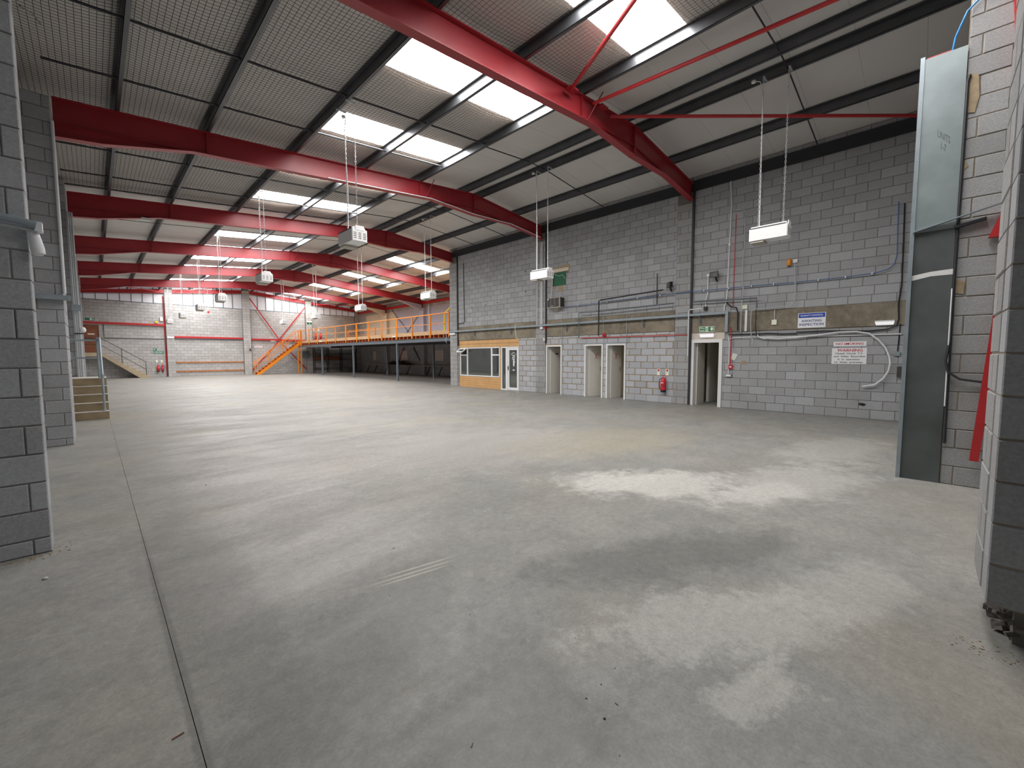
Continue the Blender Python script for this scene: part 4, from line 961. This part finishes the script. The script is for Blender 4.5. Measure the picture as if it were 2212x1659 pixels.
# ================================================================== steel-clad jamb and its fittings
FJ = face(0, JX, -1)
jp = thing('column_cladding', 'tall blue-grey steel cladding plate on the jamb column', 'cladding', FJ(0, 0, .01))
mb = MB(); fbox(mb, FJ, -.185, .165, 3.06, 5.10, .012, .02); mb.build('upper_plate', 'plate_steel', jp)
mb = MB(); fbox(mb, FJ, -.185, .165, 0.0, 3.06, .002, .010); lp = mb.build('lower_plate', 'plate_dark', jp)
MB().box(JX-.03, JX+.05, .165, .205, 0, 5.13).build('edge_angle', 'galv', jp)
A = [(.165, 2.485), (.165, 2.545), (.0, 2.575), (-.185, 2.585), (-.185, 2.52), (.0, 2.52)]
MB().prism(A, lambda a, z, t_: FJ(a, z, t_), .0102, .0112).build('paint_stripe', 'white_paint', jp)
text_mesh('chalk_writing', 'UNITS\n1-7', 'plate_dark', jp, FJ, .02, -.09, 3.98, 4.18, .0205, True, shear=-.12)
MB().box(JX+.0, JX+.16, -.05, .15, 5.09, 5.12).build('column_head', 'red_plain', jp)
MB().bar(FJ(.18, 3.07, .03), FJ(-.56, 3.25, .10), .05, .012, (0,0,1)).build('angle_iron', 'galv', None, label='galvanised angle iron sloping across the steel plate and block jamb', cat='angle iron')
MB().bar(FJ(-.17, 3.06, .03), FJ(-.42, 3.11, .03), .05, .03, (0,0,1)).build('fixing_bracket', 'dark_steel', None, label='short dark fixing bracket beneath the angle iron', cat='bracket')
tube('jamb_conduit', [FJ(-.21, .5, .02), FJ(-.2, 2.3, .02), FJ(-.2, 4.7, .02), FJ(-.215, 4.76, .02)], .013, 'dark_steel', 'dark conduit clipped along the edge of the steel plate', 'conduit')
tube('jamb_conduit', [FJ(-.192, .95, .03), FJ(-.187, 2.35, .03)], .007, 'cable_white', 'thin white pipe beside the dark conduit on the jamb', 'conduit')
tube('dark_cable', [FJ(-.2, 1.75, .02), FJ(-.175, 1.5, .04), FJ(-.2, 1.36, .05), FJ(-.3, 1.28, .05), (JX-.04, -.5, 1.25), (JX-.02, -.62, 1.25)], .013, 'dark_steel', 'dark cable curving off the jamb below the plate edge', 'cable')
tube('blue_cable', [FJ(-.06, 5.1, -.02), FJ(-.08, 5.25, .0), FJ(-.16, 5.47, .03), FJ(-.28, 5.58, .04), FJ(-.42, 5.57, .10), FJ(-.6, 5.52, .12)], .011, 'cable_blue_bright', 'bright blue cable arching over the top of the steel plate', 'cable')
MB().bar(FJ(-.455, .33, .07), FJ(-.60, 2.75, .07), .008, .075, (0,1,0)).build('leaning_brace', 'red_plain', None, label='red flat steel brace leaning against the block jamb', cat='brace')
MB().prism([(-.44, 2.88), (-.56, 2.88), (-.62, 3.18), (-.53, 3.16)], lambda a, z, t_: FJ(a, z, t_), .02, .09).build('red_gusset', 'red_plain', None, label='red steel gusset under the angle iron on the jamb', cat='bracket')
MB().prism([(-.485, 5.6), (-.6, 5.6), (-.62, 4.6), (-.56, 4.6)], lambda a, z, t_: FJ(a, z, t_), .02, .08).build('red_strut', 'red_plain', None, label='red steel strut high on the block jamb beside the blue cable', cat='brace')
for i, pg in enumerate(([(-.2, 4.35), (-.27, 4.33), (-.30, 4.5), (-.28, 4.75), (-.2, 4.78)], [(-.19, 3.68), (-.25, 3.74), (-.23, 3.8), (-.19, 3.8)], [(-.2, 2.3), (-.28, 2.28), (-.29, 2.42), (-.22, 2.45)])):
    MB().prism(pg, lambda a, z, t_: FJ(a, z, t_), .004, .007).build('mortar_patch', 'tan_patch', None, label=['large tan mortar patch near the top of the block jamb', 'small tan mortar patch midway up the block jamb', 'tan mortar patch on the block jamb below the angle iron'][i], cat='patch')
# ================================================================== mezzanine
MX = 13.45
mz = thing('mezzanine', 'steel framed mezzanine floor with timber edge in the far corner', 'mezzanine', (MX, 29, 0))
MB().box(MX+.06, XE-.22, 17.84, 41.7, 2.905, 2.95).build('deck', 'deck_timber', mz)
MB().box(MX, MX+.06, 18.0, 40.2, 2.745, 2.96).build('fascia_board', 'deck_timber', mz)
y = 18.15; jm = None
while y < 41.5:
    if jm is None: jm = MB().box(MX+.02, XE-.25, y-.035, y+.035, 2.575, 2.745).build('joist', 'dark_orange', mz); jy = y
    else:
        j = jm.copy(); COL.objects.link(j); j.parent = mz; j.location = (0, y-jy, 0)
    y += .46
def ibeam(mb, x, z0, z1, ya, yb, w=.12):
    mb.box(x-.006, x+.006, ya, yb, z0+.012, z1-.012); mb.box(x-w/2, x+w/2, ya, yb, z0, z0+.012); mb.box(x-w/2, x+w/2, ya, yb, z1-.012, z1); return mb
ibeam(MB(), MX+.08, 2.36, 2.57, 17.83, 41.6).build('edge_beam', 'grey_steel', mz); ibeam(MB(), 16.6, 2.36, 2.57, 17.83, 41.6).build('inner_beam', 'dark_steel', mz)
for x, ys in ((MX+.08, (17.93, 23.6, 29.85, 35.75)), (16.6, (24.1, 30.5, 36.6))):
    for y in ys:
        o = MB().box(x-.05, x+.05, y-.05, y+.05, .01, 2.36).build('post', 'grey_steel', mz); MB().box(x-.1, x+.1, y-.1, y+.1, 0, .012).build('base_plate', 'grey_steel', o)
gr = thing('guardrail', 'orange guardrail along the edge of the mezzanine', 'guardrail', (MX, 29, 2.6))
PY = [40.12, 38.26, 36.41, 34.55, 32.69, 30.82, 29.01, 27.14, 25.33, 23.44, 21.64, 19.76, 18.03]
for y in PY: MB().box(MX-.06, MX-.002, y-.035, y+.035, 2.6, 3.86).build('post', 'orange', gr)
MB().tube([(MX-.016, 18.03, 3.87), (MX-.016, 40.12, 3.87)], .03, 8).build('top_rail', 'orange', gr, True)
MB().tube([(MX-.016, 18.03, 3.34), (MX-.016, 40.12, 3.36)], .018, 8).build('middle_rail', 'orange', gr, True)
gb = thing('guardrail', 'orange guardrail around the opening at the back of the mezzanine', 'guardrail', (17.5, 37, 2.96))
for y in (34.2, 36.0, 38.0, 39.6): MB().box(17.47, 17.53, y-.03, y+.03, 2.96, 4.0).build('post', 'orange', gb)
MB().tube([(17.5, 34.2, 4.0), (17.5, 39.6, 4.0)], .026, 8).build('top_rail', 'orange', gb); MB().tube([(17.5, 34.2, 3.5), (17.5, 39.6, 3.5)], .018, 8).build('middle_rail', 'orange', gb)
tube('yellow_pipe', [(MX+.06, 18.54, 2.96), (MX+.06, 18.54, 3.84), (MX+.08, 17.89, 4.22), (MX+.1, 17.84, 4.24)], .04, 'yellow', 'yellow bent pipe at the end of the mezzanine guardrail', 'pipe')
for y, lab in ((23.74, 'white light fitting on the mezzanine edge midway along the guardrail'), (35.69, 'white light fitting on the mezzanine edge near the orange stairs')):
    MB().box(MX-.07, MX-.001, y-.2, y+.2, 2.74, 2.83).build('edge_light', 'white_paint', None, label=lab, cat='light fitting')
tube('loose_cable', [(MX-.03, 18.3, 2.78), (MX-.07, 18.2, 2.6), (MX-.07, 18.3, 2.4), (MX-.06, 18.22, 2.25)], .01, 'cable_white', 'loose white cable hanging off the end of the mezzanine beam', 'cable')

# ---- orange stairs
ys0, ys1 = 40.3, 41.1
stt = thing('steel_staircase', 'orange steel staircase climbing to the mezzanine', 'staircase', (11.5, 40.7, 0))
xa, za, xb, zb = 9.72, .0, 13.42, 2.93; sl = (zb-za)/(xb-xa)
for y in (ys0, ys1):
    mb = MB(); mb.hexa([(xa,y-.02,za),(xa+.34,y-.02,za),(xa+.34,y+.02,za),(xa,y+.02,za)], [(xb-.02,y-.02,zb),(xb+.02,y-.02,zb-.24),(xb+.02,y+.02,zb-.24),(xb-.02,y+.02,zb)]); mb.build('stringer', 'orange', stt)
    hr = [(xa+.08, y, za+1.08), (xb-.1, y, zb+1.0)]
    MB().tube([(xa-.02, y, .85)]+hr, .026, 8).build('handrail', 'orange', stt, True)
    MB().tube([(xa+.08, y, za+.62), (xb-.1, y, zb+.55)], .016, 8).build('middle_rail', 'orange', stt, True)
    for f in (.02, .33, .66, .97):
        x = xa+.08+(xb-.18-xa)*f; z = za+(x-xa)*sl; MB().box(x-.025, x+.025, y-.025, y+.025, max(z-.1, 0), z+1.03).build('rail_post', 'orange', stt)
for i in range(14):
    x = xa+.1+(i+.5)*(xb-xa-.1)/14.3; z = za+(x-xa)*sl+.02
    MB().box(x-.11, x+.11, ys0+.021, ys1-.021, z-.03, z).build('tread', 'dark_orange', stt)
for x in (13.12, 13.40): MB().box(x-.035, x+.035, ys0-.03, ys0+.04, 0, 2.7 if x < 13.3 else 3.95).build('support_post', 'orange', stt)
MB().bar((13.12, ys0, 2.0), (13.40, ys0, 1.3), .03, .03).build('support_brace', 'orange', stt); MB().bar((13.12, ys0, 1.25), (13.40, ys0, 1.25), .03, .04).build('support_tie', 'orange', stt)

# ---- below and behind the mezzanine
FF = face(0, XE-.01, -1)
for y0, y1, lab in ((38.2, 38.85, 'pale board on the dark wall beside the corner passage'), (32.5, 33.6, 'pale board on the dark wall above the black heap'), (27.1, 28.25, 'pale board on the dark wall nearest the wall end')):
    fbox(MB(), FF, y0, y1, 1.18, 2.03, .0, .03).build('wall_board', 'board_pale', None, label=lab, cat='board')
bn = thing('workbench', 'long dark workbench along the wall under the mezzanine', 'workbench', (19.2, 31, 0))
MB().box(18.7, 19.33, 24, 38.7, .75, .79).build('worktop', 'step_edge', bn)
for y in (25, 26.6, 28.2, 31.2, 33, 35, 37, 38.5): MB().bar((18.75, y, .01), (19.1, y, .74), .05, .05).build('leg', 'dark_steel', bn)
mb = MB(); random.seed(4); N = 22; M_ = 8; vs = []
for i in range(N+1):
    for j in range(M_+1):
        yy = 31.2+3.8*i/N; xx = 18.72+.6*j/M_; e = math.sin(math.pi*i/N)**.6*math.sin(math.pi*min(max(j/M_, .0), 1))**.5
        vs.append((xx, yy, .792+e*(.32+.07*math.sin(i*1.3)+.05*math.sin(j*2+i))))
mb.add(vs, [(i*(M_+1)+j, i*(M_+1)+j+1, (i+1)*(M_+1)+j+1, (i+1)*(M_+1)+j) for i in range(N) for j in range(M_)]); mb.build('cloth_heap', 'cloth_black', None, True, label='heap of black cloth lying on the workbench', cat='cloth heap')
MB().bar((XE-.04, 33.0, 2.35), (XE-.04, 34.2, .8), .12, .03, (1,0,0)).build('wall_brace', 'red_paint', None, label='red diagonal brace on the wall behind the black heap', cat='brace')
MB().bar((XE-.04, 31.5, 2.35), (XE-.04, 30.35, 1.0), .1, .03, (1,0,0)).build('wall_brace', 'dark_steel', None, label='dark diagonal brace beside the column under the mezzanine', cat='brace')
for (p, q, lab) in (((XE-.05, 35.0, 5.75), (XE-.05, 31.3, 3.0), 'grey diagonal brace on the painted wall between the painted columns'), ((XE-.05, 30.6, 5.0), (XE-.05, 33.4, 3.0), 'grey diagonal brace rising to the lilac column')):
    MB().bar(p, q, .09, .02, (1,0,0)).build('wall_brace', 'grey_steel', None, label=lab, cat='brace')
tube('white_pipe', [(XE-.12, 28.9, 2.96), (XE-.12, 28.9, 5.7)], .05, 'cable_white', 'white pipe standing beside the lilac column', 'pipe')
rk = thing('shelving_rack', 'dark shelving rack on the end wall under the mezzanine', 'shelving', (17, 41.6, 0))
for x in (15.0, 16.3, 17.6, 19.1):
    for y in (41.45, 41.9): MB().box(x-.025, x+.025, y-.025, y+.025, 0, 2.4).build('upright', 'dark_steel', rk)
for z in (.48, 1.22, 1.78, 2.14): MB().box(14.98, 19.12, 41.43, 41.92, z-.03, z).build('shelf', 'brown_wood' if z == 1.22 else 'grey_steel', rk)
MB().box(15.1, 17.4, 41.5, 41.85, 1.225, 1.55).build('timber_board', 'brown_wood', None, label='long brown board lying on the shelving rack', cat='board')
MB().box(13.93, 14.5, YE-.4, YE-.21, 1.42, 2.02).build('metal_cabinet', 'grey_steel', None, label='grey metal box on the end wall behind the stair posts', cat='cabinet')
# ================================================================== end wall
d1 = struct('door_5')
MB().box(-.42, .42, YE+.02, YE+.07, 1.86, 3.84).build('door_leaf', 'brown_wood', d1)
for a, b in ((-.47, -.42), (.42, .47)): MB().box(a, b, YE-.02, YE+.08, 1.86, 3.88).build('jamb', 'block_grey', d1)
MB().box(-.42, .42, YE-.02, YE+.01, 2.78, 2.84).build('push_bar', 'dark_steel', d1); MB().box(-.16, .2, YE+.0, YE+.018, 3.13, 3.2).build('notice', 'sign_cream', d1)
cs = thing('concrete_stair', 'tan concrete stair against the end wall below the brown door', 'staircase', (1, 41.4, 0))
n = 10; x0, x1, zt = .52, 2.95, 1.84; poly = [(-.74, zt), (x0, zt)]
for i in range(n):
    x = x0+(x1-x0)*i/(n-1) if i else x0; z = zt-zt*(i+1)/n
    if i == 0: poly.append((x0, z))
    else: poly += [(x0+(x1-x0)*i/(n-1), zt-zt*i/n), (x0+(x1-x0)*i/(n-1), max(z, 0))]
poly += [(2.4, 0), (.5, 1.58), (-.74, 1.58)]
MB().prism(poly, lambda a, z, t_: (a, t_, z), 41.05, YE-.005).build('flight', 'stair_tan', cs)
hl = thing('stair_handrail', 'thin dark handrail beside the tan concrete stair', 'handrail', (1.5, 41.1, 0))
yy = 41.1
MB().tube([(-.7, yy, 2.9), (.42, yy, 2.9), (2.78, yy, 1.18), (2.78, yy, .19)], .022, 6).build('top_rail', 'dark_steel', hl); MB().tube([(-.7, yy, 2.4), (.42, yy, 2.4), (2.78, yy, .62)], .018, 6).build('middle_rail', 'dark_steel', hl)
for x, zb_, zt_ in ((.42, 1.84, 2.9), (1.5, 1.05, 2.1)): MB().tube([(x, yy, zb_), (x, yy, zt_)], .02, 6).build('post', 'dark_steel', hl)
def green_sign(name, lab, a0, a1, z0, z1, off=.01):
    t = sign(name, lab, a0, a1, z0, z1, FE, off, 'sign_green'); return t
t = green_sign('exit_sign', 'small green exit sign above the brown landing door', -.24, .24, 4.14, 4.30)
fbox(MB(), FE, .0, .1, 4.16, 4.28, .015, .017).build('figure_panel', 'sign_cream', t); fbox(MB(), FE, .13, .2, 4.19, 4.25, .015, .017).build('arrow', 'sign_white', t)
t = green_sign('fire_exit_sign', 'long green fire exit sign above the two end wall extinguishers', 3.3, 3.92, 1.81, 1.97)
text_mesh('lettering', 'FIRE EXIT', 'sign_white', t, FE, 3.40, 3.88, 1.85, 1.93, .0165, False)
MB().prism([(3.32, 1.89), (3.36, 1.93), (3.36, 1.85)], lambda a, z, t_: FE(a, z, t_), .015, .017).build('arrow', 'sign_white', t)
t = green_sign('arrow_sign', 'small square green sign above the long fire exit sign', 3.32, 3.52, 2.02, 2.2); MB().prism([(3.36, 2.15), (3.46, 2.15), (3.36, 2.06)], lambda a, z, t_: FE(a, z, t_), .015, .017).build('arrow', 'sign_cream', t)
for x, lab in ((3.48, 'small notice on the end wall above the fat extinguisher'), (3.77, 'small notice on the end wall above the slim extinguisher')): sign('extinguisher_notice', lab, x-.06, x+.06, 1.12, 1.3, FE, .006, 'sign_cream')
extinguisher('fire_extinguisher', None, 'fat red fire extinguisher on the end wall near the tan stair', FE, 3.54, .40, .09, .36); extinguisher('fire_extinguisher', None, 'slim red fire extinguisher on the end wall beside the red pipe', FE, 3.80, .38, .055, .42, True)
tube('red_downpipe', [FE(4.06, 6.2, .06), FE(4.06, .02, .06)], .035, 'red_plain', 'red pipe running down the end wall beside a block pier', 'pipe')
MB().box(3.5, 3.68, YE-.06, YE, 4.14, 4.26).build('alarm_box', 'yellow', None, label='small yellow box above the red rail on the end wall', cat='box')
MB().box(3.8, 3.98, YE-.1, YE-.002, 4.3, 4.6).build('alarm_box', 'white_paint', None, label='white box on the end wall above the red rail', cat='box')
tube('dark_conduit', [FE(.66, 3.9, .03), FE(.68, 2.9, .03), FE(4.0, 2.92, .03)], .02, 'dark_steel', 'dark conduit running along the end wall from the brown door', 'conduit')
tube('dark_conduit', [FE(4.62, 2.92, .03), FE(9.24, 2.95, .03)], .022, 'grey_steel', 'grey conduit just under the red rail above the coat pegs', 'conduit')
for z, lab in ((1.09, 'upper row of wooden coat pegs on the end wall'), (.38, 'lower row of wooden coat pegs on the end wall')):
    t = thing('coat_rack', lab, 'coat rack', FE(6.9, z-.06, 0)); fbox(MB(), FE, 4.62, 9.24, z-.055, z+.055, .004, .03).build('backboard', 'coat_wood', t); pg = None
    for i in range(32):
        x = 4.75+i*.143
        if pg is None: pg = fbox(MB(), FE, x-.03, x+.03, z-.03, z+.04, .03, .09).build('peg', 'peg_wood', t); px0 = x
        else: q = pg.copy(); COL.objects.link(q); q.parent = t; q.location = (x-px0, 0, 0)
for a, b, z, lab in ((4.15, 4.57, 3.05, 'white batten light on the pier beside the coat pegs'), (11.38, 11.8, 3.0, 'white batten light on the end wall behind the stairs')):
    F_ = (lambda a_, z_, o=0.: (a_, YE-.2-o, z_)) if a < 5 else FE
    bulkhead(a, b, z-.06, z+.06, .1, lab, F_)
t = sign('no_smoking_sign', 'small white no smoking sign on the end wall beside the stairs', 10.1, 10.72, 2.33, 2.48, FE, .006)
text_mesh('lettering', 'NO SMOKING', 'ink_red', t, FE, 10.15, 10.67, 2.37, 2.44, .0125, False)
t = thing('security_camera', 'dark dome camera on a white stem on the middle pier', 'camera', (9.74, YE-.3, 2.1))
MB().tube([(9.74, YE-.23, 2.9), (9.74, YE-.23, 2.3)], .02, 6).build('stem', 'cable_white', t); MB().lathe((9.7, YE-.28, 2.05), [(.05, 0), (.07, .06), (.06, .18)], (0,0,1), 10).build('dome', 'dark_grille', t)
t = thing('hanging_bell', 'red alarm hanging on a thin cord over the end wall', 'alarm', (6.85, YE-.26, 5.1)); MB().lathe((6.85, YE-.26, 5.08), [(.04, 0), (.07, .05), (.06, .16), (.02, .2)], (0,0,1), 10).build('bell', 'bright_red', t, True); MB().tube([(6.85, YE-.26, 5.26), (6.85, YE-.26, T(6.85)+.2)], .012, 5).build('cord', 'cable_white', t)
t = sign('exit_sign', 'small green exit sign under a white light on the pier over the mezzanine', 14.5, 14.92, 4.6, 4.76, lambda a, z, o=0.: (a, YE-.2-o, z), .005, 'sign_green')
fbox(MB(), lambda a, z, o=0.: (a, YE-.2-o, z), 14.68, 14.76, 4.62, 4.74, .01, .012).build('figure_panel', 'sign_white', t)
bulkhead(14.46, 14.92, 4.78, 4.9, .1, 'white light fitting above the green exit sign on the pier', lambda a, z, o=0.: (a, YE-.2-o, z))
for x, lab in ((15.15, 'red extinguisher standing on the mezzanine next to the pier'), (15.6, 'red extinguisher standing on the mezzanine further from the pier')):
    FM = lambda a, z, o=0.: (a, 41.6-o, z); extinguisher('fire_extinguisher', None, lab, FM, x, 3.25, .09, .42)
    MB().box(x-.07, x+.07, YE-.02, YE-.004, 4.0, 4.25).build('notice', 'sign_cream', None, label='small cream notice on the end wall above the mezzanine extinguishers', cat='sign', group='cream notices above the mezzanine extinguishers')
MB().box(15.0, 16.1, 41.4, 41.7, 2.952, 3.25).build('equipment_stand', 'red_paint', None, label='red stand carrying the mezzanine extinguishers', cat='stand')

# ================================================================== near eaves side
ns = thing('concrete_steps', 'five brown concrete steps beside the eaves piers', 'steps', (-.27, 15, 0))
sy = [14.55, 14.8, 15.05, 15.3, 15.55]
for i in range(5):
    y1 = 16.7
    MB().box(-.74, .235, sy[i], sy[i+1] if i < 4 else y1, 0, .2*(i+1)-.012).build('riser_block', 'step_concrete', ns)
    MB().box(-.74, .24, sy[i]-.006, sy[i+1]-.0061 if i < 4 else y1, .2*(i+1)-.012, .2*(i+1)).build('tread', 'step_edge', ns)
hr = thing('steps_handrail', 'galvanised tube handrail on the brown concrete steps', 'handrail', (.15, 15, .2))
MB().tube([(.155, 14.66, .2), (.155, 14.66, 1.05), (.155, 14.72, 1.14), (.15, 15.55, 2.0), (.15, 15.65, 2.06)], .027, 10).build('sloping_rail', 'galv', hr, True)
MB().tube([(.11, 15.68, 1.0), (.11, 15.68, 2.08)], .027, 10).build('landing_post', 'galv', hr, True)
for z in (1.995, 1.53): MB().tube([(.11, 15.68, z), (-.74, 15.68, z)], .022, 8).build('level_rail', 'galv', hr, True)
for p in ((.155, 14.66, 1.08), (.11, 15.68, 1.995), (.11, 15.68, 1.53), (.155, 14.66, .21)): MB().lathe((p[0], p[1], p[2]-.04), [(.036, 0), (.036, .08)], (0,0,1), 10).build('tube_clamp', 'galv', hr)
# white lamp bracket and conduit on the nearest eaves pier
FL_ = face(0, -.3, 1)
t = thing('bulkhead_lamp', 'pale bulkhead lamp on an arm at the corner of the nearest eaves pier', 'lamp', (-.24, 5.0, 2.4))
L_ = lambda u, v, x=-.255: tuple(on(u, v, 0, x))
MB().tube([on(-20, 463, 1, 4.84), on(40, 476, 1, 4.84), on(78, 487, 1, 4.84)], .028, 8).build('arm_duct', 'galv', t, True)
MB().tube([on(-20, 480, 1, 4.87), on(40, 490, 1, 4.87), on(80, 500, 1, 4.87)], .016, 8).build('lower_arm', 'cable_grey', t, True)
q_ = on(83, 490, 1, 4.86); MB().box(q_.x-.02, q_.x+.02, 4.84, 4.93, q_.z-.035, q_.z+.035).build('mounting_box', 'cable_white', t)
q_ = on(84, 551, 1, 4.88); MB().lathe((q_.x, 4.9, q_.z), [(.022, 0), (.038, .012), (.040, .06), (.034, .13), (.028, .18)], (-.12,0,1), 14).build('lamp_body', 'cable_white', t, True)
tube('roof_wire', [tuple(on(125/2.962, 35/2.962, 1, 4.7)), tuple(on(210/2.962, 90/2.962, 1, 5.6)), tuple(on(265/2.962, 160/2.962, 1, 6.6))], .005, 'black', 'thin black wire trailing down from the netting near the eaves pier', 'wire')
tube('pier_conduit', [(-.285, 10.68, 2.66), (-.285, 10.68, 5.55)], .022, 'cable_white', 'pale conduit up the corner of the pier in front of the brown steps', 'conduit')
MB().box(-.72, -.22, 10.58, 10.69, 2.54, 2.62).build('pier_ledge', 'galv', None, label='grey steel ledge across the pier in front of the brown steps', cat='ledge')
MB().box(-.33, -.15, 16.5, 16.66, 2.82, 2.98).build('pier_box', 'galv', None, label='small grey box on the pier beside the landing', cat='box')
for i, (x, r) in enumerate(((-.29, .02), (-.25, .014), (-.21, .02))):
    tube('pier_conduit', [(x, 16.72+.02*i, .0), (x, 16.72+.02*i, 5.5)], r, 'cable_grey', ['pale pipe on the landing pier closest to the wall', 'thin pipe on the landing pier between two others', 'pale pipe standing furthest out on the landing pier'][i], 'pipe')
t = thing('wall_lamp', 'small white globe lamp on the landing pier', 'lamp', (-.15, 16.5, 2.0)); MB().lathe((-.15, 16.55, 2.22), [(.02, 0), (.06, .03), (.07, .08), (.05, .14), (.02, .16)], (0,0,1), 12).build('globe', 'white_paint', t, True); MB().bar((-.15, 16.55, 2.20), (-.32, 16.75, 2.20), .03, .03).build('bracket', 'dark_steel', t)

# ================================================================== small things
wall_run('white_cable', pxs(CA, [(828, 838), (822, 880), (830, 960), (832, 988), (856, 990)]), .012, 'cable_white', 'loose white cable hanging on the lintel at the corner of the office door', 'cable', off=.17)
for (u0, v0, u1, v1, lab) in ((835, 619, 866, 611, 'white strip light on the far slope, the middle of three'), (941, 592, 971, 585, 'white strip light on the far slope closest to the long wall corner'), (757, 637, 778, 631, 'white strip light on the far slope furthest from the long wall corner')):
    p = on(u0, v0, 0, 15.45); q = on(u1, v1, 0, 15.45); z = T(15.5)-.035
    MB().box(15.46, 15.54, q.y, p.y, z-.03, z+.034).build('strip_light', 'white_paint', None, label=lab, cat='light fitting')
MB().box(1.28, 1.52, YK(2)-.2, YK(2)-.09, T(1.4)-.62, T(1.4)-.55).build('rafter_light', 'white_paint', None, label='small white fitting under the rafter that ends at the long wall corner', cat='light fitting')
mb = MB(); random.seed(31)
for i in range(120):
    x, y = random.uniform(-.55, -.2), 4.9-abs(random.gauss(0, .06)); s = random.uniform(.0015, .006); a = random.uniform(0, 3)
    if x > -.31: y += random.uniform(0, .2)
    d = Vector((math.cos(a), math.sin(a), 0))*s; p = Vector((x, y, s*.4)); mb.bar(p-d, p+d, s, s*.8)
mb.build('mortar_crumbs', 'tan_patch', None, kind='stuff', label='line of mortar crumbs at the foot of the nearest eaves pier', cat='rubble')
for (u, v, s, mt, lab) in ((98, 1251, .016, 'step_edge', 'small pale stone on the floor by the nearest eaves pier'), (445, 1047, .012, 'sign_white', 'scrap of white paper on the open floor'), (1306, 1553, .006, 'black', 'small black pebble on the bare floor'), (385, 1592, .006, 'rust', 'rusty nail beside the floor joint')):
    g = on(u, v, 2, 0); mb = MB()
    if mt == 'rust': mb.tube([(g.x-.02, g.y, .003), (g.x+.02, g.y+.006, .003)], .0025, 6)
    else: mb.lathe((g.x, g.y, 0), [(s*.7, 0), (s, s*.3), (s*.8, s*.7), (s*.3, s*.9)], (.1, .15, 1), 7)
    mb.build('floor_scrap', mt, None, label=lab, cat='debris')
